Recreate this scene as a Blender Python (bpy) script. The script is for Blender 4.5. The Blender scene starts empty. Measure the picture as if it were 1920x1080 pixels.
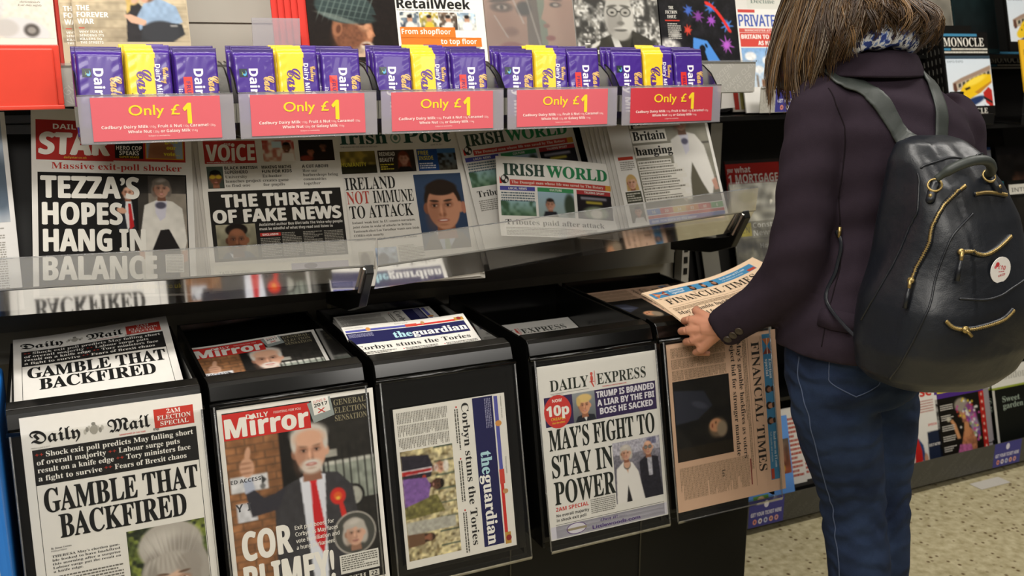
import bpy, math, random
import numpy as np
from mathutils import Vector, Matrix
random.seed(7)
rng = np.random.default_rng(7)
SC = bpy.context.scene
COL = SC.collection

# ------------------------------------------------------------------ camera, world, lights, exposure
cam = bpy.data.objects.new('camera', bpy.data.cameras.new('camera'))
COL.objects.link(cam)
cam.data.sensor_width = 36.0
cam.data.lens = 34.69
cam.location = (0.103, -1.747, 1.45)
cam.rotation_euler = (math.radians(90 - 13.466), 0, math.radians(64.786 - 90))
cam.data.clip_start = 0.05
cam.data.dof.use_dof = True
cam.data.dof.focus_distance = 1.85
cam.data.dof.aperture_fstop = 5.6
SC.camera = cam

SC.view_settings.view_transform = 'Standard'
SC.view_settings.look = 'None'
SC.view_settings.gamma = 1.0
SC.view_settings.use_curve_mapping = False
SC.view_settings.exposure = 0.0

world = bpy.data.worlds.new('shop_ambient')
world.use_nodes = True
world.node_tree.nodes['Background'].inputs[0].default_value = (1.0, 0.90, 0.78, 1)
world.node_tree.nodes['Background'].inputs[1].default_value = 0.10
SC.world = world


def area_light(name, loc, target, sx, sy, power, col=(1, 0.955, 0.885)):
    l = bpy.data.lights.new(name, 'AREA')
    l.shape = 'RECTANGLE'
    l.size, l.size_y, l.energy, l.color = sx, sy, power, col
    o = bpy.data.objects.new(name, l)
    COL.objects.link(o)
    o.location = loc
    d = Vector(target) - Vector(loc)
    o.rotation_euler = d.to_track_quat('-Z', 'Y').to_euler()
    return o


# fluorescent ceiling fittings over the aisle
area_light('ceiling_light_near', (0.5, -0.62, 2.75), (0.5, -0.45, 0), 1.7, 0.35, 40)
area_light('ceiling_light_far', (2.7, -0.62, 2.75), (2.7, -0.40, 0), 1.7, 0.35, 32)
area_light('ceiling_light_left', (-1.6, -0.7, 2.75), (-1.4, -0.5, 0), 1.6, 0.35, 20)
area_light('ceiling_light_behind', (-0.2, -2.5, 2.75), (0.5, 0.0, 0.6), 1.8, 0.6, 74)
area_light('ceiling_light_across', (2.3, -3.2, 2.75), (1.4, 0.2, 0.85), 1.6, 0.4, 26)


# ------------------------------------------------------------------ colour and materials
def lin(c):
    if isinstance(c, str):
        c = c.lstrip('#')
        if len(c) == 3:
            c = ''.join(x * 2 for x in c)
        c = tuple(int(c[i:i + 2], 16) / 255 for i in (0, 2, 4))
    return tuple((x / 12.92 if x <= 0.04045 else ((x + 0.055) / 1.055) ** 2.4) for x in c)


def srgb(c):
    c = c.lstrip('#')
    if len(c) == 3:
        c = ''.join(x * 2 for x in c)
    return np.array([int(c[i:i + 2], 16) / 255 for i in (0, 2, 4)])


def new_mat(name):
    m = bpy.data.materials.new(name)
    m.use_nodes = True
    return m, m.node_tree.nodes, m.node_tree.links, m.node_tree.nodes['Principled BSDF']


def setp(b, **k):
    for n, v in k.items():
        b.inputs[n].default_value = v


def ink_mat(name, rough, spec=0.3, coat=0.0, noise=0.06):
    m, N, L, b = new_mat(name)
    a = N.new('ShaderNodeAttribute'); a.attribute_name = 'Col'
    nz = N.new('ShaderNodeTexNoise'); nz.inputs['Scale'].default_value = 60
    tc = N.new('ShaderNodeTexCoord')
    L.new(tc.outputs['Object'], nz.inputs['Vector'])
    mp = N.new('ShaderNodeMapRange')
    mp.inputs['To Min'].default_value = 1 - noise; mp.inputs['To Max'].default_value = 1.0
    L.new(nz.outputs['Fac'], mp.inputs['Value'])
    mx = N.new('ShaderNodeMix'); mx.data_type = 'RGBA'; mx.blend_type = 'MULTIPLY'
    mx.inputs[0].default_value = 1
    L.new(a.outputs['Color'], mx.inputs[6]); L.new(mp.outputs['Result'], mx.inputs[7])
    L.new(mx.outputs[2], b.inputs['Base Color'])
    setp(b, Roughness=rough)
    b.inputs['Specular IOR Level'].default_value = spec
    b.inputs['Coat Weight'].default_value = coat
    return m


def solid(name, col, rough=0.5, metal=0.0, spec=0.5, noise=0.0, scale=40, bump=0.0, bscale=200, coat=0):
    m, N, L, b = new_mat(name)
    c = lin(col)
    setp(b, Roughness=rough, Metallic=metal)
    b.inputs['Specular IOR Level'].default_value = spec
    b.inputs['Coat Weight'].default_value = coat
    tc = N.new('ShaderNodeTexCoord')
    nz = N.new('ShaderNodeTexNoise'); nz.inputs['Scale'].default_value = scale
    nz.inputs['Detail'].default_value = 4
    L.new(tc.outputs['Object'], nz.inputs['Vector'])
    r = N.new('ShaderNodeMix'); r.data_type = 'RGBA'
    r.inputs[6].default_value = tuple(x * (1 - noise) for x in c) + (1,)
    r.inputs[7].default_value = tuple(min(1, x * (1 + noise)) for x in c) + (1,)
    L.new(nz.outputs['Fac'], r.inputs[0]); L.new(r.outputs[2], b.inputs['Base Color'])
    if bump:
        n2 = N.new('ShaderNodeTexNoise'); n2.inputs['Scale'].default_value = bscale
        L.new(tc.outputs['Object'], n2.inputs['Vector'])
        bp = N.new('ShaderNodeBump'); bp.inputs['Strength'].default_value = bump
        bp.inputs['Distance'].default_value = 0.002
        L.new(n2.outputs['Fac'], bp.inputs['Height']); L.new(bp.outputs['Normal'], b.inputs['Normal'])
    return m


def clear(name, haze=0.12, tint=(0.93, 0.93, 0.92), gloss=1.0, rough=0.08, hazecol='#d8d8d8'):
    m = bpy.data.materials.new(name); m.use_nodes = True
    N, L = m.node_tree.nodes, m.node_tree.links
    N.clear()
    out = N.new('ShaderNodeOutputMaterial')
    tr = N.new('ShaderNodeBsdfTransparent'); tr.inputs[0].default_value = tint + (1,)
    df = N.new('ShaderNodeBsdfDiffuse'); df.inputs[0].default_value = lin(hazecol) + (1,)
    gl = N.new('ShaderNodeBsdfGlossy'); gl.inputs['Roughness'].default_value = rough
    lw = N.new('ShaderNodeFresnel'); lw.inputs[0].default_value = 1.45
    mp = N.new('ShaderNodeMath'); mp.operation = 'MULTIPLY'; mp.inputs[1].default_value = gloss
    L.new(lw.outputs[0], mp.inputs[0])
    m1 = N.new('ShaderNodeMixShader'); m1.inputs[0].default_value = haze
    L.new(tr.outputs[0], m1.inputs[1]); L.new(df.outputs[0], m1.inputs[2])
    m2 = N.new('ShaderNodeMixShader')
    L.new(mp.outputs[0], m2.inputs[0]); L.new(m1.outputs[0], m2.inputs[1]); L.new(gl.outputs[0], m2.inputs[2])
    L.new(m2.outputs[0], out.inputs[0])
    return m


M = {}
M['ink'] = ink_mat('newsprint_ink', 0.85, 0.15)
M['gloss'] = ink_mat('glossy_cover_ink', 0.45, 0.12, 0.0, 0.02)
M['foil'] = ink_mat('foil_wrapper', 0.30, 0.5, 0.15, 0.02)
M['card'] = ink_mat('price_card_ink', 0.45, 0.4, 0.1, 0.02)
M['black'] = solid('black_plastic', '#0b0b0a', 0.32, spec=0.4, noise=0.1)
M['blackgloss'] = solid('black_acrylic', '#090908', 0.16, spec=0.5, noise=0.1)
M['blackmatt'] = solid('black_panel', '#0a0a09', 0.6, spec=0.25, noise=0.15)
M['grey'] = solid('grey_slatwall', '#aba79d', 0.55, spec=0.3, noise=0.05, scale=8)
M['darkgrey'] = solid('dark_grey_metal', '#4d4b45', 0.5, spec=0.3, noise=0.1, scale=8)
M['steel'] = solid('steel', '#b5b2a8', 0.3, metal=0.9, noise=0.08)
M['clear'] = clear('clear_acrylic', 0.16)
M['lip'] = clear('frosted_lip', 0.24, gloss=1.0)
M['tray'] = clear('tray_acrylic', 0.40, gloss=1.0, hazecol='#c9c4cc')
M['pocket'] = clear('pocket_acrylic', 0.004, (0.985, 0.985, 0.98), gloss=0.35, rough=0.05)
M['film'] = clear('clear_film', 0.10, gloss=1.0, rough=0.18)
M['smoke'] = clear('smoked_gutter', 0.14, (0.88, 0.86, 0.83), gloss=0.8, rough=0.10, hazecol='#a89f96')
M['red'] = solid('red_plastic', '#d8412f', 0.35, noise=0.05, coat=0.2)
M['blue'] = solid('blue_plastic', '#1f72c8', 0.4, noise=0.06)


# ------------------------------------------------------------------ object helpers
def link(o, parent=None):
    COL.objects.link(o)
    if parent is not None:
        o.parent = parent
    return o


def tag(o, label=None, cat=None, group=None, kind=None):
    for k, v in (('label', label), ('category', cat), ('group', group), ('kind', kind)):
        if v:
            o[k] = v
    return o


def frame(origin, right=(1, 0, 0), up=(0, 0, 1)):
    r = Vector(right).normalized()
    u = Vector(up); u = (u - r * u.dot(r)).normalized()
    n = r.cross(u)
    m = Matrix((r, u, n)).transposed().to_4x4()
    m.translation = Vector(origin)
    return m


def thing(name, label, cat, mat=None, group=None):
    o = bpy.data.objects.new(name, None)
    o.empty_display_size = 0.05
    COL.objects.link(o)
    if mat is not None:
        o.matrix_world = mat if isinstance(mat, Matrix) else Matrix.Translation(Vector(mat))
    return tag(o, label, cat, group)


def copy_tree(o, mat, label, group=None, parent=None):
    c = o.copy(); COL.objects.link(c)
    if parent is None:
        c.matrix_world = mat
        c['label'] = label
        if group:
            c['group'] = group
    else:
        c.parent = parent
    for ch in o.children:
        copy_tree(ch, None, None, None, c)
    return c


class MB:
    """collects coloured faces and builds ONE mesh object"""
    def __init__(s):
        s.v, s.f, s.c, s.n, s.mi = [], [], [], 0, []

    def add(s, verts, faces, col='#888', mi=0):
        verts = np.asarray(verts, float).reshape(-1, 3)
        if isinstance(col, str):
            col = lin(col)
        col = np.asarray(col, float)
        if col.ndim == 1:
            col = np.tile(col, (len(verts), 1))
        n = s.n
        s.v.append(verts); s.c.append(col)
        s.f.extend([tuple(int(i) + n for i in f) for f in faces])
        s.mi.extend([mi] * len(faces))
        s.n += len(verts)

    def box(s, x0, x1, y0, y1, z0, z1, col='#888', mi=0, R=None):
        v = np.array([(x, y, z) for z in (z0, z1) for y in (y0, y1) for x in (x0, x1)], float)
        if R is not None:
            v = np.array([R @ Vector(p) for p in v])
        s.add(v, [(0, 2, 3, 1), (4, 5, 7, 6), (0, 1, 5, 4), (2, 6, 7, 3), (0, 4, 6, 2), (1, 3, 7, 5)], col, mi)

    def prism(s, prof, x0, x1, col='#888', mi=0):
        """(y,z) outline swept along x"""
        n = len(prof)
        v = [(x0, a, b) for a, b in prof] + [(x1, a, b) for a, b in prof]
        f = [tuple(range(n)), tuple(range(2 * n - 1, n - 1, -1))]
        f += [(i, i + n, (i + 1) % n + n, (i + 1) % n) for i in range(n)]
        s.add(v, f, col, mi)

    def sheet(s, prof, x0, x1, t, col='#888', mi=0):
        """open (y,z) polyline given thickness t, swept along x"""
        p = [Vector((a, b)) for a, b in prof]
        off = []
        for i in range(len(p)):
            d = Vector((0, 0))
            if i > 0: d += (p[i] - p[i - 1]).normalized()
            if i < len(p) - 1: d += (p[i + 1] - p[i]).normalized()
            d.normalize()
            off.append(p[i] + Vector((-d.y, d.x)) * t)
        s.prism([tuple(q) for q in p] + [tuple(q) for q in reversed(off)], x0, x1, col, mi)

    def tube(s, pts, r, seg=8, col='#888', mi=0, cap=True):
        pts = [Vector(p) for p in pts]
        rs = r if hasattr(r, '__len__') else [r] * len(pts)
        V, F = [], []
        nrm = None
        for i, p in enumerate(pts):
            d = (pts[min(i + 1, len(pts) - 1)] - pts[max(i - 1, 0)]).normalized()
            if nrm is None:
                a = Vector((0, 0, 1)) if abs(d.z) < 0.9 else Vector((1, 0, 0))
                nrm = d.cross(a).normalized()
            nrm = (nrm - d * nrm.dot(d)).normalized()
            b = d.cross(nrm)
            for k in range(seg):
                t = 2 * math.pi * k / seg
                V.append(p + (nrm * math.cos(t) + b * math.sin(t)) * rs[i])
        for i in range(len(pts) - 1):
            for k in range(seg):
                k2 = (k + 1) % seg
                F.append((i * seg + k, i * seg + k2, (i + 1) * seg + k2, (i + 1) * seg + k))
        if cap:
            F.append(tuple(range(seg - 1, -1, -1)))
            F.append(tuple((len(pts) - 1) * seg + k for k in range(seg)))
        s.add([tuple(v) for v in V], F, col, mi)

    def loft(s, rings, col='#888', mi=0, cap=True):
        n = len(rings[0]); V = [p for r in rings for p in r]; F = []
        for i in range(len(rings) - 1):
            for k in range(n):
                k2 = (k + 1) % n
                F.append((i * n + k, i * n + k2, (i + 1) * n + k2, (i + 1) * n + k))
        if cap:
            F.append(tuple(range(n - 1, -1, -1)))
            F.append(tuple((len(rings) - 1) * n + k for k in range(n)))
        s.add(V, F, col, mi)

    def build(s, name, mats, parent=None, smooth=False, mat=None):
        me = bpy.data.meshes.new(name)
        V = np.concatenate(s.v) if s.v else np.zeros((0, 3))
        me.from_pydata(V.tolist(), [], s.f)
        C = np.ones((len(V), 4)); C[:, :3] = np.concatenate(s.c)
        ca = me.color_attributes.new('Col', 'FLOAT_COLOR', 'POINT')
        ca.data.foreach_set('color', C.ravel())
        mats = mats if isinstance(mats, (list, tuple)) else [mats]
        for m in mats:
            me.materials.append(M[m] if isinstance(m, str) else m)
        if len(mats) > 1:
            me.polygons.foreach_set('material_index', s.mi)
        if smooth:
            me.polygons.foreach_set('use_smooth', [True] * len(me.polygons))
        me.update()
        o = bpy.data.objects.new(name, me)
        COL.objects.link(o)
        if parent is not None:
            o.parent = parent
        elif mat is not None:
            o.matrix_world = mat
        return o


def bevel(o, w=0.004, seg=2):
    b = o.modifiers.new('bevel', 'BEVEL'); b.width = w; b.segments = seg; b.limit_method = 'ANGLE'
    return o


def remesh(o, vox=0.008, smooth=4):
    """fuse overlapping shells into one skin"""
    r = o.modifiers.new('r', 'REMESH'); r.mode = 'VOXEL'; r.voxel_size = vox
    if smooth:
        sm = o.modifiers.new('s', 'SMOOTH'); sm.iterations = smooth; sm.factor = 0.5
    return bake(o)


def bake(o):
    bpy.context.view_layer.update()
    dg = bpy.context.evaluated_depsgraph_get()
    me = bpy.data.meshes.new_from_object(o.evaluated_get(dg))
    mats = list(o.data.materials)
    o.modifiers.clear()
    old = o.data; o.data = me
    me.name = old.name
    if not me.materials:
        for m in mats: me.materials.append(m)
    me.polygons.foreach_set('use_smooth', [True] * len(me.polygons))
    return o


# ------------------------------------------------------------------ lettering
FONT_BASE = {'B': (0x1D5D4, 0x1D7EC), 'S': (0x1D400, 0x1D7CE), 'F': (0x1D56C, None), 'C': (0x1D4D0, None),
             'I': (0x1D468, 0x1D7CE), 'O': (0x1D63C, 0x1D7EC), 'N': (0x1D5A0, 0x1D7E2)}


def fstr(s, f):
    if f == 'n':
        return s
    a, d = FONT_BASE[f]
    out = ''
    for ch in s:
        if 'A' <= ch <= 'Z': out += chr(a + ord(ch) - 65)
        elif 'a' <= ch <= 'z': out += chr(a + 26 + ord(ch) - 97)
        elif '0' <= ch <= '9' and d: out += chr(d + ord(ch) - 48)
        else: out += ch
    return out


_tc = {}


def glyphs(s, f):
    k = (s, f)
    if k not in _tc:
        c = bpy.data.curves.new('t', 'FONT'); c.body = fstr(s, f); c.resolution_u = 3 if len(s) > 14 else 4
        o = bpy.data.objects.new('t', c); COL.objects.link(o)
        bpy.context.view_layer.update()
        dg = bpy.context.evaluated_depsgraph_get()
        me = bpy.data.meshes.new_from_object(o.evaluated_get(dg))
        V = np.array([v.co[:2] for v in me.vertices]).reshape(-1, 2)
        F = [tuple(p.vertices) for p in me.polygons]
        bpy.data.objects.remove(o); bpy.data.curves.remove(c); bpy.data.meshes.remove(me)
        _tc[k] = (V, F)
    return _tc[k]


CAPH = {}


def caph(f):
    if f not in CAPH:
        V, _ = glyphs('E', f)
        CAPH[f] = V[:, 1].max() if len(V) else 0.7
    return CAPH[f]


# ------------------------------------------------------------------ printed pictures (soft shapes sampled to a colour grid)
class Pic:
    def __init__(s, w, h, n, bg):
        s.w, s.h = w, h
        s.nx = max(4, int(n)); s.ny = max(4, int(n * h / w))
        x = (np.arange(s.nx * 2) + .5) / (s.nx * 2) * w; y = (np.arange(s.ny * 2) + .5) / (s.ny * 2) * h
        s.X, s.Y = np.meshgrid(x, y)
        s.I = np.ones(s.X.shape + (3,)) * srgb(bg)

    def mix(s, a, col):
        c = srgb(col) if isinstance(col, str) else col
        s.I = s.I * (1 - a[..., None]) + c * a[..., None]
        return s

    def e(s, cx, cy, rx, ry, col, soft=0.15, rot=0, op=1.0):
        c, q = math.cos(math.radians(rot)), math.sin(math.radians(rot))
        dx, dy = s.X - cx, s.Y - cy
        d = np.sqrt(((dx * c + dy * q) / rx) ** 2 + ((-dx * q + dy * c) / ry) ** 2)
        return s.mix(np.clip((1 - d) / max(soft, 1e-3) + 0.5, 0, 1) * op, col)

    def p(s, pts, col, op=1.0):
        ins = np.zeros(s.X.shape, bool)
        n = len(pts)
        for i in range(n):
            (x0, y0), (x1, y1) = pts[i], pts[(i + 1) % n]
            if y0 == y1: continue
            ins ^= ((y0 > s.Y) != (y1 > s.Y)) & (s.X < (x1 - x0) * (s.Y - y0) / (y1 - y0) + x0)
        return s.mix(ins * op, col)

    def r(s, x, y, w, h, col, op=1.0):
        return s.p([(x, y), (x + w, y), (x + w, y + h), (x, y + h)], col, op)

    def g(s, top, bot):
        t = (s.Y / s.h)[..., None]
        s.I = srgb(top) * (1 - t) + srgb(bot) * t
        return s

    def n(s, amt, cell, seed=1, cols=None, sx=1.0):
        r_ = np.random.default_rng(seed)
        gw, gh = int(s.w / cell / sx) + 3, int(s.h / cell) + 3
        G = r_.random((gh, gw))
        u, v = s.X / cell / sx, s.Y / cell
        i, j = u.astype(int), v.astype(int); fu, fv = u - i, v - j
        fu, fv = fu * fu * (3 - 2 * fu), fv * fv * (3 - 2 * fv)
        val = (G[j, i] * (1 - fu) + G[j, i + 1] * fu) * (1 - fv) + (G[j + 1, i] * (1 - fu) + G[j + 1, i + 1] * fu) * fv
        if cols is None:
            s.I = np.clip(s.I * (1 + amt * (val[..., None] - .5) * 2), 0, 1)
        else:
            s.mix(np.clip((val - .5) * 3 + amt, 0, 1), cols)
        return s

    def bricks(s, x, y, w, h, bw, bh, mortar):
        row = np.floor((s.Y - y) / bh)
        u = ((s.X - x) / bw + 0.5 * (row % 2)) % 1; v = ((s.Y - y) / bh) % 1
        m = (s.X > x) & (s.X < x + w) & (s.Y > y) & (s.Y < y + h)
        return s.mix(m * ((u < 0.08) | (v < 0.16)) * 0.8, mortar)

    def face(s, cx, cy, R, skin='#d9a98c', hair='#5a4030', style='short', beard=None, look=0.0, shade='#8a5a44', mouth='#a2544c', glasses=False):
        k_ = srgb(skin); lite = np.clip(k_ * 1.18 + .02, 0, 1)
        if style == 'bob':
            s.e(cx, cy - .12 * R, 1.02 * R, 1.22 * R, hair, .12).e(cx - .75 * R, cy + .25 * R, .38 * R, .75 * R, hair, .3).e(cx + .75 * R, cy + .25 * R, .38 * R, .75 * R, hair, .3)
        elif style == 'long':
            s.e(cx, cy - .1 * R, 1.0 * R, 1.25 * R, hair, .1).p([(cx - R, cy), (cx + R, cy), (cx + 1.25 * R, cy + 2.4 * R), (cx - 1.25 * R, cy + 2.4 * R)], hair)
        elif style == 'short':
            s.e(cx, cy - .22 * R, .86 * R, 1.0 * R, hair, .1)
        s.e(cx - .78 * R, cy + .08 * R, .16 * R, .26 * R, shade, .3).e(cx + .78 * R, cy + .08 * R, .16 * R, .26 * R, skin, .3)
        s.p([(cx - .38 * R, cy + .6 * R), (cx + .38 * R, cy + .6 * R), (cx + .48 * R, cy + 1.5 * R), (cx - .48 * R, cy + 1.5 * R)], shade)
        s.e(cx, cy + .08 * R, .76 * R, 1.0 * R, skin, .08)
        s.e(cx - .5 * R, cy + .3 * R, .32 * R, .75 * R, shade, .9, 8, .45)
        if style == 'bald':
            s.e(cx, cy - .62 * R, .5 * R, .26 * R, lite, .9, 0, .6)
        if style == 'bob':
            s.e(cx - .25 * R, cy - .85 * R, .75 * R, .42 * R, hair, .2, -14).e(cx + .5 * R, cy - .7 * R, .42 * R, .4 * R, hair, .25, 30)
            s.e(cx, cy - .95 * R, .5 * R, .2 * R, '#e6e0da', .9, -10, .35)
        elif style in ('short', 'long'):
            s.e(cx, cy - .82 * R, .74 * R, .34 * R, hair, .2)
        l = look * R
        for k in (-1, 1):
            ex = cx + k * .32 * R + l
            s.e(ex, cy - .06 * R, .22 * R, .15 * R, shade, .8, 0, .75)
            s.e(ex, cy - .02 * R, .12 * R, .045 * R, np.clip(k_ * .55 + .38, 0, 1), .5, 0, .75).e(ex + l * .3, cy - .02 * R, .062 * R, .058 * R, '#231a16', .4).e(ex, cy - .075 * R, .14 * R, .026 * R, '#2c1f19', .6, 0, .7)
            s.e(ex, cy - .24 * R, .21 * R, .05 * R, hair if style != 'bald' else '#5a4538', .5, k * -6, .85)
        s.e(cx + l + .06 * R, cy + .26 * R, .1 * R, .3 * R, shade, .9, 0, .45).e(cx + l, cy + .40 * R, .17 * R, .09 * R, shade, .6, 0, .7)
        s.e(cx + l - .03 * R, cy + .22 * R, .06 * R, .26 * R, lite, .9, 0, .6)
        if beard:
            s.e(cx + l, cy + .78 * R, .55 * R, .36 * R, beard, .5, 0, .8).e(cx + l, cy + .56 * R, .33 * R, .09 * R, beard, .4)
        s.e(cx + l, cy + .66 * R, .27 * R, .08 * R, mouth, .4).e(cx + l, cy + .655 * R, .2 * R, .028 * R, '#f0e4dc' if mouth != '#7a4a3c' else mouth, .4, 0, .8)
        s.e(cx + l, cy + .86 * R, .2 * R, .05 * R, shade, .9, 0, .4)
        if glasses:
            for k in (-1, 1):
                s.e(cx + k * .34 * R + l, cy - .02 * R, .3 * R, .24 * R, '#1c1c1c', .1).e(cx + k * .34 * R + l, cy - .02 * R, .24 * R, .18 * R, '#8d8d8d', .2)
                s.e(cx + k * .34 * R + l, cy, .07 * R, .06 * R, '#222', .4)
        return s

    def grid(s):
        I = s.I.reshape(s.ny, 2, s.nx, 2, 3).mean((1, 3))
        I = np.clip(I, 0, 1)
        return np.where(I <= 0.04045, I / 12.92, ((I + 0.055) / 1.055) ** 2.4)


# ------------------------------------------------------------------ a printed sheet: mm coordinates from its top left corner
class Page:
    L = 1.1e-4

    def __init__(s, w, h, col='#dedbd3', t=0.004, ink='ink', bend=None):
        s.w, s.h, s.t, s.ink, s.bend, s.col = w, h, t, ink, bend, col
        s.parts = []
        s.cur = None

    def part(s, name):
        s.cur = MB()
        s.parts.append((name, s.cur))
        return s

    def P(s, x, y, l):
        x, y = np.asarray(x, float), np.asarray(y, float)
        return np.stack([(x - s.w / 2) / 1000, (s.h - y) / 1000, np.zeros_like(x) + l * s.L], -1)

    def rect(s, x, y, w, h, col, l=1):
        nx = max(1, int(w / 12)) if s.bend else 1; ny = max(1, int(h / 12)) if s.bend else 1
        X, Y = np.meshgrid(x + w * np.arange(nx + 1) / nx, y + h * np.arange(ny + 1) / ny)
        V = s.P(X.ravel(), Y.ravel(), l)
        F = [(j * (nx + 1) + i, (j + 1) * (nx + 1) + i, (j + 1) * (nx + 1) + i + 1, j * (nx + 1) + i + 1) for j in range(ny) for i in range(nx)]
        s.cur.add(V, F, col)
        return s

    def poly(s, pts, col, l=2):
        a = np.array(pts, float)
        s.cur.add(s.P(a[:, 0], a[:, 1], l), [tuple(range(len(a) - 1, -1, -1))], col)
        return s

    def ell(s, cx, cy, rx, ry, col, l=3, n=28):
        t = np.arange(n) / n * 2 * np.pi
        return s.poly(np.stack([cx + rx * np.cos(t), cy + ry * np.sin(t)], -1), col, l)

    def text(s, st, x, y, h, f='B', col='#1a1a18', w=None, al='l', l=4, fat=0.0, rot=0, ital=0.0):
        V, F = glyphs(st, f)
        if not len(V): return s
        k = h / caph(f)
        x0, x1 = V[:, 0].min(), V[:, 0].max()
        kx = k if w is None else w / (x1 - x0)
        W = (x1 - x0) * kx
        ox = x - {'l': 0, 'c': W / 2, 'r': W}[al]
        U = (V[:, 0] - x0) * kx + V[:, 1] * k * ital; T = -V[:, 1] * k
        for q_, (dx, dy) in enumerate([(0, 0)] if not fat else [(-fat, 0), (fat, 0), (0, -fat * .6), (0, fat * .6)]):
            px, py = U + dx + (ox - x), T + dy
            if rot:
                c, q = math.cos(math.radians(rot)), math.sin(math.radians(rot))
                px, py = px * c - py * q, px * q + py * c
            s.cur.add(s.P(px + x, py + y, l + .22 * q_), F, col)
        return s

    def lines(s, x, y, w, h, lead=2.6, col='#77746c', l=3, seed=0, fill=0.55, word=5):
        r_ = random.Random(seed * 977 + int(x * 7 + y))
        yy = y
        V, F = [], []
        while yy < y + h - lead * .4:
            xx = x; end = x + w * (1 if r_.random() < .8 else r_.uniform(.5, .95))
            while xx < end:
                ww = min(r_.uniform(.4, 1.5) * word, end - xx)
                n = len(V)
                V += [(xx, yy), (xx + ww, yy), (xx + ww, yy + lead * fill), (xx, yy + lead * fill)]
                F.append((n, n + 3, n + 2, n + 1))
                xx += ww + word * .22
            yy += lead
        if V:
            a = np.array(V)
            s.cur.add(s.P(a[:, 0], a[:, 1], l), F, col)
        return s

    def pic(s, x, y, w, h, fn, n=60, bg='#888', l=2, rot=False):
        q = Pic(w, h, n, bg); fn(q)
        C = q.grid(); ny, nx = C.shape[:2]
        # one flat cell per sample, shared corner colours averaged
        Cp = np.pad(C, ((1, 1), (1, 1), (0, 0)), 'edge')
        K = (Cp[:-1, :-1] + Cp[1:, :-1] + Cp[:-1, 1:] + Cp[1:, 1:]) / 4
        X, Y = np.meshgrid(x + w * np.arange(nx + 1) / nx, y + h * np.arange(ny + 1) / ny)
        F = [(j * (nx + 1) + i, (j + 1) * (nx + 1) + i, (j + 1) * (nx + 1) + i + 1, j * (nx + 1) + i + 1) for j in range(ny) for i in range(nx)]
        s.cur.add(s.P(X.ravel(), Y.ravel(), l), F, K.reshape(-1, 3))
        return s

    def slab(s, sheets=5):
        b = MB()
        nx, ny = (24, 24) if s.bend else (1, 1)
        X, Y = np.meshgrid(s.w * np.arange(nx + 1) / nx, s.h * np.arange(ny + 1) / ny)
        for k in range(sheets):
            z1 = -s.t * k / sheets; z0 = -s.t * (k + .8) / sheets
            jx = 0 if k == 0 else (k % 3 - 1) * .35
            top = s.P(X.ravel() + jx, Y.ravel() + jx * .5, 0); top[:, 2] = z1
            bot = top.copy(); bot[:, 2] = z0
            n = len(top); W = nx + 1
            F = [(j * W + i, (j + 1) * W + i, (j + 1) * W + i + 1, j * W + i + 1) for j in range(ny) for i in range(nx)]
            F += [tuple(n + q for q in reversed(f)) for f in F]
            ring = [i for i in range(W)] + [j * W + nx for j in range(1, ny + 1)] + [ny * W + i for i in range(nx - 1, -1, -1)] + [j * W for j in range(ny - 1, 0, -1)]
            F += [(ring[i], ring[(i + 1) % len(ring)], ring[(i + 1) % len(ring)] + n, ring[i] + n) for i in range(len(ring))]
            b.add(np.concatenate([top, bot]), F, s.col)
        return b

    def build(s, name, label, cat, mat, group=None, body='pages', sheets=5):
        root = thing(name, label, cat, mat, group)
        out = [(body, s.slab(sheets))] + [(k, v) for k, v in s.parts if v.n]
        for nm, mb in out:
            if s.bend:
                mb.v = [s.bend(v.copy()) for v in mb.v]
            mb.build(nm, s.ink, root)
        return root

# ================================================================== the setting
def floor_mat():
    m, N, L, b = new_mat('speckled_vinyl')
    tc = N.new('ShaderNodeTexCoord')
    n1 = N.new('ShaderNodeTexNoise'); n1.inputs['Scale'].default_value = 38; n1.inputs['Detail'].default_value = 8
    v = N.new('ShaderNodeTexVoronoi'); v.inputs['Scale'].default_value = 48
    n2 = N.new('ShaderNodeTexNoise'); n2.inputs['Scale'].default_value = 9
    for q in (n1, v, n2): L.new(tc.outputs['Object'], q.inputs['Vector'])
    r1 = N.new('ShaderNodeValToRGB')
    r1.color_ramp.elements[0].position = .28; r1.color_ramp.elements[0].color = lin('#a79b75') + (1,)
    r1.color_ramp.elements[1].position = .66; r1.color_ramp.elements[1].color = lin('#d0c6a2') + (1,)
    L.new(n1.outputs['Fac'], r1.inputs[0])
    r2 = N.new('ShaderNodeValToRGB')
    r2.color_ramp.elements[0].position = .16; r2.color_ramp.elements[0].color = (1, 1, 1, 1)
    r2.color_ramp.elements[1].position = .34; r2.color_ramp.elements[1].color = (0, 0, 0, 1)
    L.new(v.outputs['Distance'], r2.inputs[0])
    r3 = N.new('ShaderNodeValToRGB')
    r3.color_ramp.elements[0].position = .5; r3.color_ramp.elements[1].position = .56
    L.new(v.outputs['Color'], r3.inputs[0])
    mu = N.new('ShaderNodeMath'); mu.operation = 'MULTIPLY'
    L.new(r2.outputs[0], mu.inputs[0]); L.new(r3.outputs[0], mu.inputs[1])
    mx = N.new('ShaderNodeMix'); mx.data_type = 'RGBA'
    L.new(mu.outputs[0], mx.inputs[0]); L.new(r1.outputs[0], mx.inputs[6]); mx.inputs[7].default_value = lin('#6a5436') + (1,)
    L.new(mx.outputs[2], b.inputs['Base Color'])
    setp(b, Roughness=0.55)
    b.inputs['Specular IOR Level'].default_value = .3
    return m


M['floor'] = floor_mat()
M['wall'] = solid('painted_wall', '#8f8a80', 0.8, noise=.04)
M['ceil'] = solid('ceiling_tile', '#b9b5ab', 0.9, noise=.05)

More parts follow.
